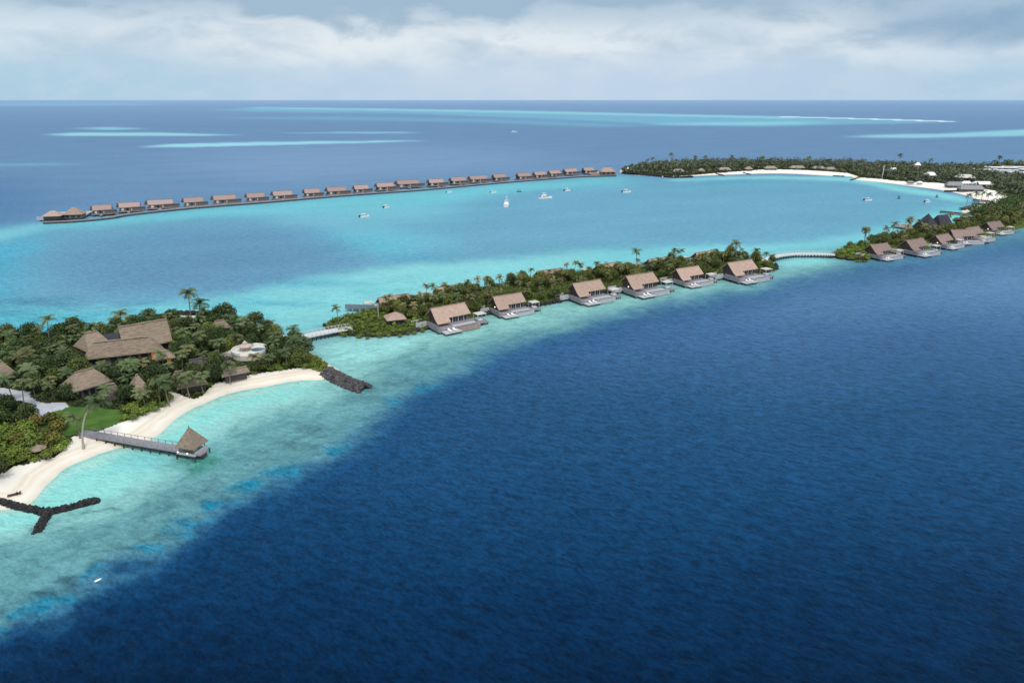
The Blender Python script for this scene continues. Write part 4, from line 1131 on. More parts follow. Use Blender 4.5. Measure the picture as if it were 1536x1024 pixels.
def make_boat(label, L=7.5, B=2.7):
    t = thing('speedboat', label, 'boat', group='boats moored in the lagoon')
    hull_mesh(MB(), L, B, 1.0).build('hull', M['white'], t)
    MB().box(-L*.44, -L*.12, -B*.36, B*.36, 1.003, 1.05).build('cockpit_floor', M['wood'], t)
    c = frustum(MB(), -L*.12, L*.24, B*.36, 1.004, 2.0).build('cabin', M['white'], t)
    frustum(MB(), -L*.10, L*.225, B*.365, 1.25, 1.7, .3, .45, .93).build('windscreen', M['glass'], c)
    h = MB().box(-L*.3, L*.08, -B*.40, B*.40, 2.45, 2.55).build('hard_top', M['white'], t)
    for x in (-L*.27, L*.04):
        for y in (-B*.36, B*.36): MB().tube([(x,y,1.05),(x,y,2.45)], .04).build('post', M['white'], h)
    for y in (-.45, .45): MB().box(-L*.5-.55, -L*.5+.05, y-.22, y+.22, .3, 1.7).build('outboard_motor', M['black'], t)
    return t
bp_ = None
for (px, py, rz, s, lab) in [(547,325.5,38,1.0,'white speedboat nearest the left, alone below the middle of the far houses'),(580,311.5,58,.9,'white speedboat second from the left, bow pointing away'),(674,288.8,30,.75,'small white speedboat close to the far boardwalk, left of the yacht'),(740,289,28,.8,'small white speedboat just left of the tall-towered yacht'),(851,286.5,38,1.0,'white speedboat with dark stern right of the long white cruiser'),(940,288.8,18,1.15,'white cabin boat farthest right of the middle boats, below the far island tip'),(1302,301,12,1.0,'white motorboat alone in the right part of the lagoon'),(1391,303.5,25,.9,'white boat with a dark awning near the right beach')]:
    q = G(px, py, 0)
    o = make_boat(lab) if bp_ is None else copy_tree(bp_)
    if bp_ is None: bp_ = o
    o['label'] = lab; o.location = q; o.rotation_euler = (0, 0, math.radians(rz)); o.scale = (s,)*3
q = G(1391, 303.5, 0)
def yacht(label, px, py, rz, L, B, tower):
    q = G(px, py, 0)
    t = thing('motor_yacht', label, 'yacht', q, math.radians(rz), 'yachts moored in the lagoon')
    hull_mesh(MB(), L, B, 1.5).build('hull', M['white'], t)
    c = frustum(MB(), -L*.3, L*.25, B*.40, 1.504, 2.9).build('cabin', M['white'], t)
    frustum(MB(), -L*.26, L*.22, B*.405, 1.9, 2.5, .3, .5, .93).build('windows', M['glass'], c)
    f = frustum(MB(), -L*.22, L*.1, B*.34, 2.903, 3.7).build('flybridge', M['white'], t)
    MB().box(-L*.2, L*.02, -B*.33, B*.33, 4.6, 4.72).build('hard_top', M['white'], f)
    for x in (-L*.18, 0):
        for y in (-B*.3, B*.3): MB().tube([(x,y,3.7),(x,y,4.6)], .05).build('post', M['white'], f)
    MB().box(-L*.47, -L*.31, -B*.36, B*.36, 1.503, 1.56).build('cockpit_floor', M['wood_dark'], t)
    if tower:
        tw = MB()
        for x in (-L*.16, -.3):
            for y in (-.7, .7): tw.tube([(x,y,4.72),(x*.6-.4,y*.5,7.2)], .06)
        tw.box(-L*.13, .2, -.8, .8, 7.2, 7.3)
        tw.tube([(-.6,0,7.3),(-.6,0,9.2)], .05)
        tw.build('tower', M['white'], t)
    return t
yacht('white yacht seen from astern with a tall fishing tower', 760, 309, 84, 12, 4.4, True)
yacht('long white motor cruiser lying broadside in the middle of the lagoon', 818, 298, 14, 12, 3.8, False)
yacht('tiny distant white boat on the open sea beyond the far row', 771, 198.5, 10, 16, 5, False)
def dark_boat(px, py, rz, lab, s=1.0):
    t = thing('dinghy', lab, 'boat', G(px, py, 0), math.radians(rz), 'small dark boats')
    hull_mesh(MB(), 5*s, 1.9*s, .6*s).build('hull', M['black'], t)
    a = MB().slab([(-1.6*s,-.9*s,1.8*s),(1.2*s,-.9*s,2.3*s),(1.2*s,.9*s,2.3*s),(-1.6*s,.9*s,1.8*s)], .1).build('awning', M['black'], t)
    for x, z in ((-1.5*s, 1.7*s), (1.1*s, 2.2*s)):
        for y in (-.8*s, .8*s): MB().tube([(x,y,.5*s),(x,y,z)], .05).build('post', M['black'], a)
    return t
dark_boat(778.5, 287.8, 5, 'small dark dinghy between the towered yacht and the long cruiser', .9)
dark_boat(1348, 298, 60, 'small dark boat with tilted awning, left one off the right beach', 1.0)
dark_boat(1405, 296, 60, 'small dark boat with tilted awning, right one off the right beach', .9)
q = G(1428, 287, .5); t = thing('beached_boat', 'dark wooden boat drawn up on the right beach', 'boat', (q.x, q.y, .35), math.radians(5))
hull_mesh(MB(), 14, 2.6, 1.1).build('hull', M['wood_dark'], t)
MB().box(-1.5, -1.1, -1, 1, 1.0, 1.2).build('thwart', M['wood'], t)
q = G(147, 870, 0); ft = thing('float_board', 'small pale board floating on dark blue water at the reef edge', 'float', q, math.radians(50)); ft.scale = (.5,.6,.6)
MB().add([(-1.3,0,.06),(-.8,-.42,.06),(.5,-.42,.06),(1.3,0,.06),(.5,.42,.06),(-.8,.42,.06),(-1.3,0,.18),(-.8,-.42,.18),(.5,-.42,.18),(1.3,0,.18),(.5,.42,.18),(-.8,.42,.18)],
  [(6,7,8,9,10,11),(5,4,3,2,1,0)] + [(i,(i+1)%6,6+(i+1)%6,6+i) for i in range(6)]).build('board', M['cushion'], ft)
MB().tube([(.9,0,.0),(1.1,0,-.25)], .05).build('fin', M['white'], ft)

# ------------------------------------------------------------------ plants
def rquads(P, Nrm, size, aspect=1.0, jit=.6):
    """leaf quads at P facing about Nrm"""
    n = len(P)
    N_ = Nrm + RNG.normal(0, jit, (n, 3)); N_ /= np.linalg.norm(N_, axis=1)[:, None] + 1e-9
    r = RNG.normal(0, 1, (n, 3))
    a = np.cross(N_, r); a /= np.linalg.norm(a, axis=1)[:, None] + 1e-9
    b = np.cross(N_, a)
    s = size[:, None]
    return np.stack([P - a*s, P - b*s*.62*aspect, P + a*s, P + b*s*.62*aspect], 1)

def palm_mesh(kind):
    """returns trunk mesh, crown mesh; height about 7.5"""
    H_ = {0: 7.6, 1: 6.4, 2: 9.0, 3: 8.2}[kind]
    lean = {0: .7, 1: .35, 2: 1.0, 3: 3.6}[kind]
    pts = []; rad = []
    for i in range(8):
        t = i/7
        pts.append((lean*t**1.7, .25*math.sin(t*3)*(kind % 2), H_*(t if kind != 3 else math.sin(t*1.45)/math.sin(1.45)))); rad.append(.19 - .09*t + (.08 if i == 0 else 0))
    tm = MB().tube(pts, rad, 6).mesh('trunk')
    top = np.array(pts[-1]); Q = []; T = []
    nf = 17
    for f in range(nf):
        az = f*2.39996 + RNG.uniform(-.25, .25)
        el = math.radians([72, 52, 34, 16, -6][f % 5] + RNG.uniform(-9, 9))
        Lf = RNG.uniform(2.6, 3.5)
        segs = 8; p = top.copy(); e = el
        hd = np.array([math.cos(az), math.sin(az), 0]); side = np.array([-math.sin(az), math.cos(az), 0])
        old = RNG.random() < .2 or el < -.05
        spine = [p.copy()]
        for k in range(segs):
            d = hd*math.cos(e) + np.array([0, 0, math.sin(e)])
            p = p + d*Lf/segs; e -= math.radians(7 + 2.2*k); spine.append(p.copy())
        base_t = RNG.uniform(.25, .75)
        for k in range(segs):
            a, b = spine[k], spine[k+1]
            wl = .74*math.sin(math.pi*(.16 + .74*(k+.5)/segs))
            d = (b-a)/np.linalg.norm(b-a)
            nrm = np.cross(d, side)*-1
            if nrm[2] < 0: nrm = -nrm
            for s in (-1, 1):
                for h in (0, .34, .67):
                    a0 = a + (b-a)*h; b0 = a + (b-a)*(h+.22)
                    tip = side*s*wl*.9 - nrm*wl*(.22 + .2*RNG.random()) + d*wl*.7 - np.array([0, 0, .12*wl])
                    Q.append([a0, b0, b0 + tip, a0 + tip*.96])
                    T.append(np.clip(base_t + RNG.uniform(-.2, .25) + (.25 if old else 0), 0, 1))
    return tm, quads_mesh('crown', np.array(Q), np.array(T))

def tree_mesh(seed, H_, R, nl, leaves, size, lobes=8, flat=.65):
    rs = np.random.default_rng(seed)
    Q = []; T = []; mb = MB()
    mb.tube([(0,0,0),(.1,0,H_*.3),(.15,.1,H_*.6)], [.24,.18,.1], 6)
    for l in range(lobes):
        an = l*2.4 + rs.uniform(-.4, .4); q = (l+.3)/lobes; rr = R*.74*math.sqrt(q)
        c = np.array([rr*math.cos(an), rr*math.sin(an), H_*(.84 - .50*q**1.2) + rs.uniform(-.45, .45)])
        lr = R*rs.uniform(.30, .48)
        mb.tube([(.1,0,H_*.22), tuple(c*np.array([.6,.6,.8])), tuple(c)], [.11,.07,.03], 5)
        n = int(leaves*(lr/R/.4)**2)
        d = rs.normal(0, 1, (n, 3)); d /= np.linalg.norm(d, axis=1)[:, None]
        P = c + d*lr*rs.uniform(.55, 1.18, (n, 1))*np.array([1, 1, flat])
        Q.append(rquads(P, d + np.array([0, 0, .35]), rs.uniform(size*.5, size*1.25, n), 1, .7))
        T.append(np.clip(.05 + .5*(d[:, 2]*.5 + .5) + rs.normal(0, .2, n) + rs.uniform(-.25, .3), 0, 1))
    return mb.mesh('trunk'), quads_mesh('crown', np.concatenate(Q), np.concatenate(T))

def shrub_mesh(seed, H_, R, n, size):
    rs = np.random.default_rng(seed)
    Q = []; T = []
    for l in range(4):
        c = np.array([rs.uniform(-.5, .5)*R, rs.uniform(-.5, .5)*R, H_*.35])
        d = rs.normal(0, 1, (n//4, 3)); d /= np.linalg.norm(d, axis=1)[:, None]; d[:, 2] = np.abs(d[:, 2])
        P = c + d*np.array([R*.6, R*.6, H_*.65])*rs.uniform(.6, 1.1, (len(d), 1))
        Q.append(rquads(P, d + np.array([0, 0, .4]), rs.uniform(size*.6, size*1.2, len(d))))
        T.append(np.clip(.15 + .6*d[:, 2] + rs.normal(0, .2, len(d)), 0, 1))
    mb = MB()
    for k in range(3): mb.tube([(0,0,0),(R*.3*math.cos(k*2.1), R*.3*math.sin(k*2.1), H_*.5)], [.08,.03], 5)
    return mb.mesh('stem'), quads_mesh('foliage', np.concatenate(Q), np.concatenate(T))

PALMS = [palm_mesh(k) for k in range(4)]
TREES = [tree_mesh(10, 6.4, 3.8, 0, 190, .27, 15, .8), tree_mesh(11, 5.4, 3.2, 0, 180, .25, 12, .85), tree_mesh(12, 7.4, 3.9, 0, 190, .29, 16, .9), tree_mesh(13, 4.6, 3.5, 0, 180, .25, 13, .75)]
SHRUBS = [shrub_mesh(20, 1.5, 1.7, 320, .22), shrub_mesh(21, 1.1, 2.1, 320, .22), shrub_mesh(22, 2.0, 1.6, 320, .24)]
def mats2(pair, m1, m2):
    a = pair[0].copy(); b = pair[1].copy()
    a.materials.append(m1); b.materials.append(m2); return a, b
PALM_A = [mats2(p, M['trunk'], M['palm']) for p in PALMS]
PALM_G = [mats2(p, M['trunk'], M['palm_g']) for p in PALMS]
PALM_L = mats2(PALMS[3], M['trunk_pale'], M['palm_g'])
TREE_D = [mats2(p, M['bark'], M['leaf']) for p in TREES]
M['leaf_b'] = leaf_mat('fresh_leaves', (.035,.065,.012), (.165,.225,.04), (.21,.22,.045))
TREE_B = [mats2(p, M['bark'], M['leaf_b']) for p in TREES]
TREE_O = [mats2(p, M['bark'], M['leaf_o']) for p in TREES]
SHR = [mats2(p, M['bark'], M['shrub']) for p in SHRUBS]
SHR_Y = [mats2(p, M['bark'], M['shrub_y']) for p in SHRUBS]

def plant(pair, loc, sc, name, label, cat, group, parts=('trunk', 'crown'), rz=None, sz=None):
    t = thing(name, label, cat, loc, random.uniform(0, 6.28) if rz is None else rz, group)
    t.scale = (sc, sc, (sz or sc))
    for pn, me in zip(parts, pair):
        o = link(bpy.data.objects.new(pn, me)); o.parent = t
    return t

def scatter(poly, n, rmin, avoid=(), tries=60000, seed=1):
    rs = random.Random(seed)
    xs = [p[0] for p in poly]; ys = [p[1] for p in poly]
    C = []
    N0 = min(tries, 40000)
    X = np.array([rs.uniform(min(xs), max(xs)) for _ in range(N0)]); Y = np.array([rs.uniform(min(ys), max(ys)) for _ in range(N0)])
    ok = inside(X, Y, poly)
    for a in avoid: ok &= ~a(X, Y)
    X, Y = X[ok], Y[ok]
    cell = {}
    for x, y in zip(X, Y):
        k = (int(x//rmin), int(y//rmin)); bad = False
        for i in (-1, 0, 1):
            for j in (-1, 0, 1):
                for (a, b) in cell.get((k[0]+i, k[1]+j), ()):
                    if (a-x)**2 + (b-y)**2 < rmin*rmin: bad = True; break
                if bad: break
            if bad: break
        if bad: continue
        cell.setdefault(k, []).append((x, y)); C.append((x, y))
        if len(C) >= n: break
    return C

def av_poly(poly, m=0.0):
    return lambda X, Y: inside(X, Y, poly) | (line_dist(X, Y, poly) < m)
def av_disc(c, r):
    return lambda X, Y: (X-c.x)**2 + (Y-c.y)**2 < r*r
def av_rect(o, hx, hy):
    c = o.location; a = o.rotation_euler[2]; ca, sa = math.cos(a), math.sin(a)
    return lambda X, Y: (np.abs((X-c.x)*ca + (Y-c.y)*sa) < hx) & (np.abs(-(X-c.x)*sa + (Y-c.y)*ca) < hy)
def av_box(o, hx, y0, y1):
    c = o.location; a = o.rotation_euler[2]; ca, sa = math.cos(a), math.sin(a)
    return lambda X, Y: (np.abs((X-c.x)*ca + (Y-c.y)*sa) < hx) & (-(X-c.x)*sa + (Y-c.y)*ca > y0) & (-(X-c.x)*sa + (Y-c.y)*ca < y1)

# near island
bpy.context.view_layer.update()
bl = [o for o in COL.objects if o.parent is None and o.type == 'EMPTY' and o.name.split('.')[0] in ('restaurant_hall','restaurant_wing','garden_house','spa_house','beach_pergola','beach_hut','flat_roof_link')]
avN = []
for o in bl:
    L = max((Vector(v).x for ch in o.children if ch.name.startswith('roof') for v in ch.bound_box), default=8)
    W = max((Vector(v).y for ch in o.children if ch.name.startswith('roof') for v in ch.bound_box), default=5)
    avN.append(av_box(o, L+.3, -W-.6, W+.3))
avN += [av_poly(path_w, 1.0), av_disc(tc_, 6.2), av_disc(uc, 2.2)]
avNT = avN + [av_poly(lawn_w, .5), av_poly(smooth(GP([(-10,650),(40,640),(105,640),(118,655),(85,680),(20,702),(-20,715)],1.3),2), 0), av_poly(smooth(GP([(452,560),(480,560),(505,556),(500,545),(475,533),(458,530)],1.3),2), 0)]
# keep trees from hiding the roofs in front: a strip in front of each hall stays low
low = []
for o in bl:
    nm = o.name
    d = 9 if nm.startswith('restaurant_wing') or nm.startswith('restaurant_hall') else 8.5 if nm.startswith('spa_house') else 6.0
    L = max((Vector(v).x for ch in o.children if ch.name.startswith('roof') for v in ch.bound_box), default=8)
    W = max((Vector(v).y for ch in o.children if ch.name.startswith('roof') for v in ch.bound_box), default=5)
    low.append(av_box(o, L, -W-d, W))
low_big = [f for f, o in zip(low, bl) if o.name.startswith('restaurant') or o.name.startswith('spa')]
low.append(lambda X, Y: (np.abs(X-tc_.x) < 6) & (Y < tc_.y) & (Y > tc_.y-14))
lab_pn = 'coconut palm rising out of the dense grove on the near island'
lab_tn = 'rounded dark green broadleaf tree in the dense grove on the near island'
pts = scatter(veg_w, 172, 3.3, avNT + low + [av_poly(smooth(GP([(15,655),(58,642),(90,640),(100,655),(85,668),(40,675)],1.3),2), 0), av_poly(smooth(GP([(98,672),(110,655),(150,646),(215,622),(240,610),(215,600),(120,640),(85,670)],1.3),2), 0)], seed=3)
for i, (x, y) in enumerate(pts):
    z = float(hN(x, y))
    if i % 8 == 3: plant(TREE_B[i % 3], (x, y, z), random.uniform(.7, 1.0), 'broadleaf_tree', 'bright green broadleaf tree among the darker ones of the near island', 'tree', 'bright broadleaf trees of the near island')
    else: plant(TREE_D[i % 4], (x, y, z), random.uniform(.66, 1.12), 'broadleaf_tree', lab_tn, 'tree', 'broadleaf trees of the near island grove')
pts = scatter(veg_w, 125, 3.1, avNT + low_big + low[-1:], seed=8)
for i, (x, y) in enumerate(pts):
    z = float(hN(x, y)) - .1
    k = random.uniform(.74, 1.06)
    plant((PALM_G if random.random() < .82 else PALM_A)[i % 3], (x, y, z), k, 'coconut_palm', lab_pn, 'palm', 'palms of the near island grove', sz=k*random.uniform(.62, .95))
# low planting in front of the halls and along the sand
front = smooth(GP([(0,711),(20,699),(60,690),(85,678),(100,668),(84,664),(40,672),(0,690)],1.3), 2)
def shr(poly, n, r, pool, lab, group, seed, hf=hN, av=avN, s=(.8, 1.3)):
    for i, (x, y) in enumerate(scatter(poly, n, r, av, seed=seed)):
        plant(pool[i % 3], (x, y, float(hf(x, y))), random.uniform(*s), 'shrub', lab, 'shrub', group, ('stem', 'foliage'))
edge_strip = [p for p in smooth(GP([(190,632),(215,622),(250,606),(254,596),(240,588),(215,600),(190,612)],1.3), 2)]
shr(edge_strip, 22, 1.9, SHR, 'clipped bright green bush on the bank above the beach path', 'bushes on the bank', 4)
shr(smooth(GP([(-10,655),(20,645),(45,650),(60,680),(20,695),(-10,705)],1.3), 2), 26, 2.3, SHR, 'broad leafy bush on the bank left of the lawn', 'bushes left of the lawn', 25, s=(1.1,1.8))
shr(front, 34, 1.9, SHR, 'green bush at the sand edge on the left of the beach', 'bushes at the left sand edge', 5)
shr(smooth(GP([(20,655),(58,640),(95,636),(105,655),(85,672),(40,675)],1.3), 2), 14, 2.2, SHR_Y, 'golden yellow shrub beside the lawn', 'golden shrubs by the lawn', 6, s=(1.3, 1.9))
shr(smooth(GP([(456,551),(482,553),(500,554.5),(497,549.5),(476,535.8),(456,523.8),(446,520),(450,540)],1.3), 2), 44, 1.5, SHR, 'green bush on the point leading to the rock breakwater', 'bushes on the point', 7, s=(.55, 1.0))
shr(smooth(GP([(375,560),(405,556),(432,552),(457,549),(450,543),(400,548),(370,552)],1.3), 2), 20, 1.7, SHR, 'round green bush above the right end of the beach', 'bushes above the right beach', 9)
shr(smooth(GP([(258,588),(285,593),(302,589),(318,576),(300,582),(270,584)],1.3), 2), 12, 1.6, SHR, 'low green hedge bush in front of the beach bars', 'bushes in front of the beach bars', 10, s=(.5,.8))
shr(smooth(GP([(230,508),(262,503),(285,500),(275,515),(245,520)],1.3), 2), 12, 2.4, SHR, 'bright green bush right of the largest thatched hall', 'bushes right of the hall', 12, s=(1.2,1.9))
# stand-out palms
for px, py, z, s, k, lab in [(288,484,0,1.30,2,'left of the two tall palms standing against the lagoon'),(302,494,0,1.30,0,'right of the two tall palms standing against the lagoon'),(302,502,0,.95,1,'shorter palm right under the two tall ones on the lagoon shore'),(184,503,0,1.0,0,'palm standing clear between the pointed wing and the biggest hall roof'),(142,516,0,1.0,1,'palm directly behind the pointed thatched wing'),(76,520,0,1.05,2,'thin tall palm alone on the lagoon skyline at the left'),(224,495,0,.75,1,'palm at the left end of the biggest hall ridge'),
   (254,607,0,1.05,1,'green palm with bare trunk at the inner corner of the beach path'),(284,594,0,.9,1,'palm in front of the left beach bar, trunk on the sand'),(345,574,0,.9,1,'palm in front of the long beach bar'),(448,546,0,1.0,0,'golden green palm above the right end of the beach'),(455,540,0,.95,1,'second golden palm near the point at the right end of the beach'),(120,657,0,.9,1,'short palm beside the start of the jetty')]:
    q = G(px, py, 1.4)
    plant(PALM_G[k], (q.x, q.y, 1.3), s, 'coconut_palm', lab, 'palm', 'single palms of the near island')
q = G(125, 671, 1.0)
plant(PALM_L, (q.x, q.y, .7), 1.3, 'leaning_palm', 'leaning palm with long pale curved trunk crossing in front of the jetty start', 'palm', None, rz=math.radians(25), sz=1.35)

# undergrowth: leaves nobody could count
def cover(poly, hf, n, av, m, seed, name='ground_cover', size=.35, hmax=.9):
    pts = np.array(scatter(poly, n, size*.8, av, tries=n*4, seed=seed))
    z = hf(pts[:, 0], pts[:, 1])
    Q = []; T = []
    for k in range(3):
        P = np.stack([pts[:, 0] + RNG.normal(0, .35, len(pts)), pts[:, 1] + RNG.normal(0, .35, len(pts)), z + RNG.uniform(.1, hmax, len(pts))*(.4 + .6*fbm(pts[:, 0]/3, pts[:, 1]/3, 77))], 1)
        Q.append(rquads(P, np.tile([[0, 0, 1.]], (len(P), 1)), RNG.uniform(size*.7, size*1.3, len(P)), 1, .5)); T.append(RNG.uniform(0, 1, len(P))*fbm(pts[:, 0]/4, pts[:, 1]/4, 5)*1.3)
    o = mesh_obj(name, quads_mesh(name, np.concatenate(Q), np.clip(np.concatenate(T), 0, 1)), m)
    return tag(o, 'low leafy undergrowth carpeting the ground', 'ground cover', kind='stuff')
o = cover(vegx_w, hN, 19000, avNT, M['leaf'], 30); o['label'] = 'dark low undergrowth beneath the trees of the near island'

# strip island 2
isle2_in = [p for p in isle2_w]
av2 = [lambda X, Y: line_dist(X, Y, isle2_w) < 1.3]
for v in villas[:6]: av2.append(av_box(v, 10.5*v.scale[0], -14*v.scale[0], 5.6*v.scale[0]))
lag2 = [o for o in COL.objects if o.parent is None and o.get('group') == 'villas on the lagoon side of the strip island']
for v in lag2: av2.append(av_box(v, 8.0, -12, 3.6))
hutc = av_disc(hc, 4.8)
tip = smooth(GP([(490,489),(505,498),(525,501),(560,503),(600,501),(636,493),(634,485),(600,477),(578,473),(565,468),(540,471),(510,480)],1.3), 2)
spit = GP([(470,492),(520,503),(572,484),(572,452),(470,470)],1.3)
tipmask = lambda X, Y: inside(X, Y, tip) | inside(X, Y, spit)
low2 = []
for v in lag2: low2.append(lambda X, Y, v=v: av_box(v, 7.0, 3.0, 7.0)(X, Y))
front_low2 = []
pts = scatter(isle2_in, 78, 3.6, av2 + [tipmask, hutc], seed=13)
for i, (x, y) in enumerate(pts):
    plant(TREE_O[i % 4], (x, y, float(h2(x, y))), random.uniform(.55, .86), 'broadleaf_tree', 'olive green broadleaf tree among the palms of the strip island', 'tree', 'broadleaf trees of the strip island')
pts = scatter(isle2_in, 70, 3.6, av2 + [tipmask, hutc], seed=17)
for i, (x, y) in enumerate(pts):
    plant((PALM_A if random.random() < .7 else PALM_G)[i % 3], (x, y, float(h2(x, y))-.1), random.uniform(.55, .8), 'coconut_palm', 'olive coloured coconut palm in the thicket of the strip island', 'palm', 'palms of the strip island')
for v in lag2:
    a = v.rotation_euler[2]
    for k in range(7):
        p = v.location + Matrix.Rotation(a, 3, 'Z') @ Vector((-7.5 + k*2.5, 5.2 + (k % 2)*1.6, 0))
        if not (sdist(np.array(p.x), np.array(p.y), isle2_w) > .8 and not bool(tipmask(np.array(p.x), np.array(p.y))) and all(not bool(f(np.array(p.x), np.array(p.y))) for f in [av_box(w_, 9.5, -13, 5.0) for w_ in villas[:6]])): continue
        if k % 2: plant((PALM_A if k % 4 == 1 else PALM_G)[k % 3], (p.x, p.y, 1.3), random.uniform(.62, .8), 'coconut_palm', 'olive coloured coconut palm in the thicket of the strip island', 'palm', 'palms of the strip island')
        else: plant(TREE_O[k % 4], (p.x, p.y, 1.3), random.uniform(.72, .92), 'broadleaf_tree', 'olive green broadleaf tree among the palms of the strip island', 'tree', 'broadleaf trees of the strip island')
for px, py, s, lab in [(508,484,.75,'small palm alone on the lagoon side of the near bridge landing'),(955,405,1.05,'tall palm standing clear of the strip thicket behind the fourth villa'),(1104,396,1.15,'tall palm above the thicket behind the sixth villa, left of two'),(1130,397,.95,'palm above the thicket by the curved bridge, right of two'),(870,418,.9,'palm standing clear of the thicket behind the third villa')]:
    q = G(px, py, 1.4); plant(PALM_G[2 if s > 1 else 0], (q.x, q.y, 1.3), s, 'coconut_palm', lab, 'palm', 'single palms of the strip island')
shr(tip, 85, 1.85, SHR, 'low green bush carpeting the tip of the strip island by the near bridge', 'bushes on the strip island tip', 15, h2, [av_disc(hc, 4.2)], (.55, .95))
endtip = smooth(GP([(1128,409),(1150,405),(1162,402),(1148,394),(1125,396)],1.3), 2)
shr(endtip, 30, 1.9, SHR, 'low green bush at the strip island end by the curved bridge', 'bushes at the curved bridge landing', 16, h2, [], (.6, 1.1))
o = cover(isle2_in, h2, 14000, [lambda X, Y: line_dist(X, Y, isle2_w) < .8, av_disc(hc, 3.5)], M['shrub'], 31); o['label'] = 'low green undergrowth beneath the palms of the strip island'

# right strip
av3 = [lambda X, Y: line_dist(X, Y, isle3_w) < 1.5]
for v in villas[6:]: av3.append(av_box(v, 10*v.scale[0], -14*v.scale[0], 5.6*v.scale[0]))
av3.append(av_box(villas[11], 14, -26, 5))
pav_o = [o for o in COL.objects if o.parent is None and o.name.startswith('lagoon_pavilion')]
for o in pav_o: av3.append(av_disc(o.location, 6.5))
tip3 = smooth(GP([(1250,383),(1264,388),(1290,390),(1310,385),(1308,370),(1280,371),(1258,377)],1.3), 2)
pts = scatter(isle3_w, 80, 3.7, av3 + [av_poly(tip3)], seed=21)
for i, (x, y) in enumerate(pts):
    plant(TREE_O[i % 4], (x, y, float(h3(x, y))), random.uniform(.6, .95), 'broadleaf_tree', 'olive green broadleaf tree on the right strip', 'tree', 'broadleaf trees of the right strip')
pts = scatter(isle3_w, 40, 5, av3 + [av_poly(tip3)], seed=22)
for i, (x, y) in enumerate(pts):
    plant(PALM_A[i % 3], (x, y, float(h3(x, y))), random.uniform(.65, 1.0), 'coconut_palm', 'olive coloured palm among the trees of the right strip', 'palm', 'palms of the right strip')
shr(tip3, 40, 2.2, SHR, 'bright green bush on the rounded tip beyond the curved bridge', 'bushes beyond the curved bridge', 23, h3, [], (.9, 1.5))
o = cover(isle3_w, h3, 4500, [lambda X, Y: line_dist(X, Y, isle3_w) < .8], M['shrub'], 32, size=.45); o['label'] = 'low green undergrowth of the right strip'
for px, py, s, lab in [(1298,368,1.0,'palm on the lagoon edge of the right strip, leftmost of three'),(1336,360,1.05,'palm on the lagoon edge of the right strip, middle of three'),(1361,354,1.0,'palm on the lagoon edge of the right strip, rightmost of three')]:
    q = G(px, py, 1.4); plant(PALM_G[2], (q.x, q.y, 1.3), s, 'coconut_palm', lab, 'palm', 'single palms of the right strip')

# far island: palms one can pick out, the rest a wood
avF = []
for o in COL.objects:
    if o.parent is None and o.name.split('.')[0] in ('beach_house', 'far_building', 'white_block'):
        L = max((Vector(v).x for ch in o.children if ch.name.startswith('roof') for v in ch.bound_box), default=8)
        W = max((Vector(v).y for ch in o.children if ch.name.startswith('roof') for v in ch.bound_box), default=5)
        avF.append(av_box(o, L*1.0, -W-(1.0 if o.name.startswith('beach_house') else 34 if o.name.startswith('white_block') else 9), W+.5))
def wood(poly, n, r, av, name, label, m, seed, hs=(6, 10), size=1.0, leaves=70):
    pts = scatter(poly, n, r, av, tries=40000, seed=seed)
    Q = []; T = []
    rs = np.random.default_rng(seed)
    for x, y in pts:
        z = 1.4; H_ = rs.uniform(*hs); R = rs.uniform(2.4, 4.0)
        if name == 'far_woodland' and float(line_dist(np.array(x), np.array(y), poly)) < 15 and y < 900: H_ = rs.uniform(2.6, 5.5); R = rs.uniform(1.8, 3)
        d = rs.normal(0, 1, (leaves, 3)); d /= np.linalg.norm(d, axis=1)[:, None]
        P = np.array([x, y, z + H_*.55]) + d*np.array([R, R, H_*.45])*rs.uniform(.6, 1.1, (leaves, 1))
        Q.append(rquads(P, d + np.array([0, 0, .5]), rs.uniform(size*.5, size*1.1, leaves)))
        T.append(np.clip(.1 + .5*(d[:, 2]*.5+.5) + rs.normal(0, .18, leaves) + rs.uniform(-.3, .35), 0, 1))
    o = mesh_obj(name, quads_mesh(name, np.concatenate(Q), np.concatenate(T)), m)
    return tag(o, label, 'woodland', kind='stuff')
SEE = smooth(GP(FVEG[:FVEG.index((1507,292))+1] + [(1560,292),(1690,292)] + FVEG[FVEG.index((1690,246)):], 1.4), 2)
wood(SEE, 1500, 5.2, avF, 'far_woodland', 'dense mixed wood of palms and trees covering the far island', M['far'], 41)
nearF = smooth(GP([(1510,303),(1560,294),(1620,290),(1620,326),(1560,328),(1490,325),(1452,318.5),(1470,313),(1492,308)],1.4), 2)
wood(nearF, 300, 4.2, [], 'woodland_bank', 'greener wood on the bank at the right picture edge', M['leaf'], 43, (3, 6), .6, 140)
pts = scatter(SEE, 50, 8, avF, seed=44)
pts = sorted(pts, key=lambda p: p[1])
for i, (x, y) in enumerate(pts):
    plant(PALM_G[i % 3], (x, y, 1.3), random.uniform(1.1, 1.5), 'coconut_palm', 'tall coconut palm sticking out of the far island wood', 'palm', 'palms of the far island')
for px, py, lab in [(1450,306,'palm in the shallows off the right beach, farthest left'),(1462,303,'left palm of the group on the beach end of the thin pier'),(1472,302,'palm in the middle of the group on the right beach'),(1480,305,'palm with a broad crown by the straight pier'),(1494,303,'palm at the right end of the sand'),(1502,305,'rightmost palm on the right beach')]:
    q = G(px, py, 1); plant(PALM_G[1], (q.x, q.y, .4), 1.15, 'coconut_palm', lab, 'palm', 'palms on the right beach')
qq = G(1323, 268, 1); tag(MB().tube([(qq.x, qq.y, 1), (qq.x, qq.y, 15)], .3).build('mast', M['white']), 'thin white mast rising from the far wood above the right beach', 'mast')

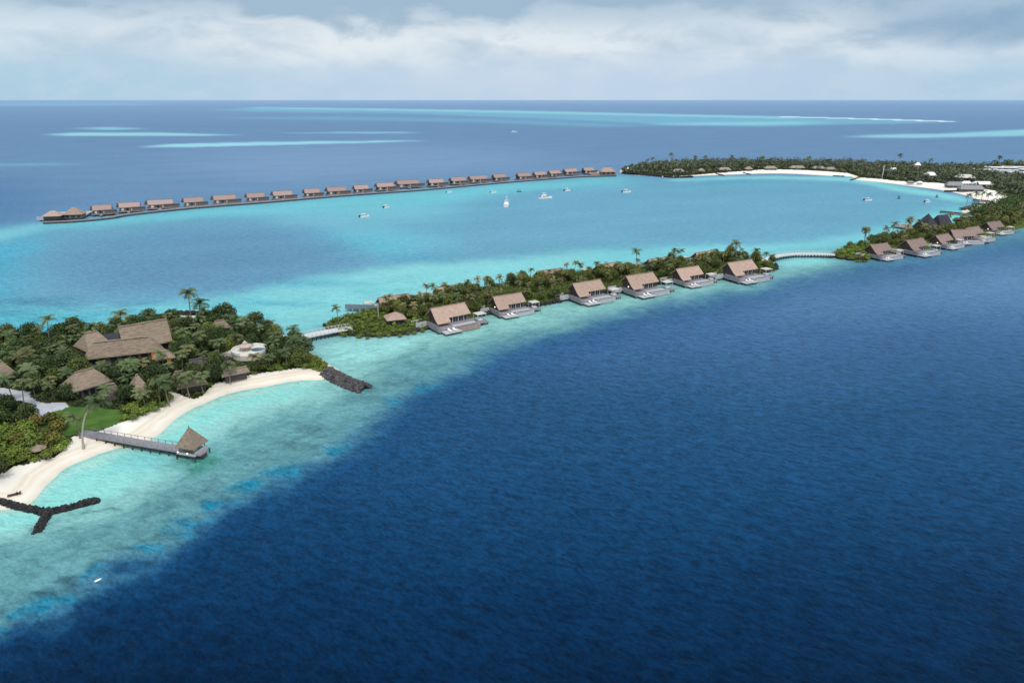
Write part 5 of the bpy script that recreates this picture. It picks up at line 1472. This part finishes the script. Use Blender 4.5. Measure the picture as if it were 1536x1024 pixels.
# ------------------------------------------------------------------ light, sky, camera
SUN_EL, SUN_AZ = math.radians(58), math.radians(25)
w = bpy.data.worlds.new('World'); S.world = w; w.use_nodes = True
nt = w.node_tree; N = nt.nodes; L = nt.links
for n_ in list(N): N.remove(n_)
out = N.new('ShaderNodeOutputWorld')
sky = N.new('ShaderNodeTexSky'); sky.sky_type = 'NISHITA'; sky.sun_disc = False
sky.sun_elevation = SUN_EL; sky.sun_rotation = math.radians(180) - SUN_AZ; sky.altitude = 80; sky.air_density = 1.2; sky.dust_density = 2
bg1 = N.new('ShaderNodeBackground'); bg1.inputs[1].default_value = .09; L.new(sky.outputs[0], bg1.inputs[0])
tc = N.new('ShaderNodeTexCoord')
sx = N.new('ShaderNodeSeparateXYZ'); L.new(tc.outputs['Generated'], sx.inputs[0])
def wn(scale3, sc, det, rough=.55, dist=.3, off=(0,0,0)):
    mp = N.new('ShaderNodeMapping'); mp.inputs['Scale'].default_value = scale3; mp.inputs['Location'].default_value = off
    L.new(tc.outputs['Generated'], mp.inputs[0])
    n_ = N.new('ShaderNodeTexNoise'); n_.inputs['Scale'].default_value = sc; n_.inputs['Detail'].default_value = det; n_.inputs['Roughness'].default_value = rough; n_.inputs['Distortion'].default_value = dist
    L.new(mp.outputs[0], n_.inputs['Vector']); return n_.outputs['Fac']
def mr(s, a, b, c, d, smooth_=True):
    n_ = N.new('ShaderNodeMapRange'); n_.interpolation_type = 'SMOOTHSTEP' if smooth_ else 'LINEAR'
    L.new(s, n_.inputs[0])
    for i, v in enumerate((a, b, c, d)): n_.inputs[i+1].default_value = v
    return n_.outputs[0]
def mx(f, a, b):
    n_ = N.new('ShaderNodeMix'); n_.data_type = 'RGBA'
    for i, s in ((0, f), (6, a), (7, b)):
        if isinstance(s, (tuple, list)): n_.inputs[i].default_value = (*s, 1)
        elif isinstance(s, (int, float)): n_.inputs[i].default_value = s
        else: L.new(s, n_.inputs[i])
    return n_.outputs[2]
def mth(op, a, b=0):
    n_ = N.new('ShaderNodeMath'); n_.operation = op
    for i, s in enumerate((a, b)):
        if isinstance(s, (int, float)): n_.inputs[i].default_value = s
        else: L.new(s, n_.inputs[i])
    return n_.outputs[0]
X_, Y_, Z_ = sx.outputs[0], sx.outputs[1], sx.outputs[2]
n1 = wn((1, 1, 3.2), 4.2, 5, .5, .2, (.3, .1, .2))
n2 = wn((1, 1, 2.4), 10.0, 6, .55, .3, (1.3, .6, .1))
hazeL = lin((176, 210, 231)); hazeC = lin((196, 217, 239)); hazeR = lin((178, 209, 232))
bright = lin((229, 238, 245)); soft = lin((188, 208, 226)); grey = lin((152, 182, 206)); dark = lin((134, 168, 200))
hz = mx(mr(X_, .15, .6, 0, 1), mx(mr(X_, -.65, .0, 0, 1), hazeL, hazeC), hazeR)
zn = mth('ADD', Z_, mth('MULTIPLY', mth('SUBTRACT', n1, .5), .07))
body = mx(mr(mth('ADD', mth('MULTIPLY', n1, .5), mth('MULTIPLY', n2, .5)), .38, .60, 0, 1), soft, bright)
side = mr(mth('ABSOLUTE', mth('ADD', X_, .05)), .30, .66, 1, .45)
hz = mx(mr(n2, .42, .62, 0, .35), hz, lin((208, 224, 239)))
col = mx(mth('MULTIPLY', mr(zn, .024, .072, 0, 1), side), hz, body)
# grey cloud bases along the top, bluish bank at right
zt = mth('ADD', Z_, mth('ADD', mth('MULTIPLY', mth('SUBTRACT', n2, .5), .10), mth('MULTIPLY', mth('SUBTRACT', n1, .5), .07)))
col = mx(mr(zt, .086, .120, 0, .9), col, grey)
dx = mth('SUBTRACT', X_, .55); dz = mth('SUBTRACT', Z_, .080)
rr = mth('ADD', mth('MULTIPLY', mth('MULTIPLY', dx, dx), 34), mth('MULTIPLY', mth('MULTIPLY', dz, dz), 1100))
rr = mth('ADD', rr, mth('MULTIPLY', mth('SUBTRACT', n2, .5), 1.8))
col = mx(mr(rr, -.3, 1.3, .9, 0), col, dark)
# unseen dome higher up, shaped for the light: bluer ahead, bright overcast overhead and behind
ahead = mx(mr(n1, .4, .6, 0, 1), (.16, .34, .52), (.26, .46, .64))
over = mx(mr(n1, .4, .6, 0, 1), (1.02, 1.10, 1.18), (1.36, 1.40, 1.44))
up = mx(mth('MULTIPLY', mr(Y_, .15, .55, 0, 1), mr(Z_, .72, .92, 1, 0)), over, ahead)
col = mx(mr(Z_, .14, .30, 0, 1), col, up)
bg2 = N.new('ShaderNodeBackground'); L.new(col, bg2.inputs[0]); bg2.inputs[1].default_value = 1.0
ms = N.new('ShaderNodeMixShader'); ms.inputs[0].default_value = .93
L.new(bg1.outputs[0], ms.inputs[1]); L.new(bg2.outputs[0], ms.inputs[2]); L.new(ms.outputs[0], out.inputs[0])

sl = bpy.data.lights.new('sun', 'SUN'); sl.energy = 1.9; sl.angle = math.radians(14); sl.color = (1, .975, .94)
so = link(bpy.data.objects.new('sun', sl))
sdv = Vector((math.sin(SUN_AZ)*math.cos(SUN_EL), -math.cos(SUN_AZ)*math.cos(SUN_EL), math.sin(SUN_EL)))
so.rotation_euler = sdv.to_track_quat('Z', 'Y').to_euler()
cam = bpy.data.cameras.new('camera'); co = link(bpy.data.objects.new('camera', cam))
co.location = (0, 0, CAM_H); co.rotation_euler = (math.pi/2 - PITCH, 0, 0)
cam.sensor_width = 36; cam.lens = 24; cam.clip_start = 1; cam.clip_end = 400000
S.camera = co
S.view_settings.view_transform = 'Standard'; S.view_settings.look = 'None'; S.view_settings.exposure = 0
S.render.engine = 'CYCLES'
S.cycles.max_bounces = 5
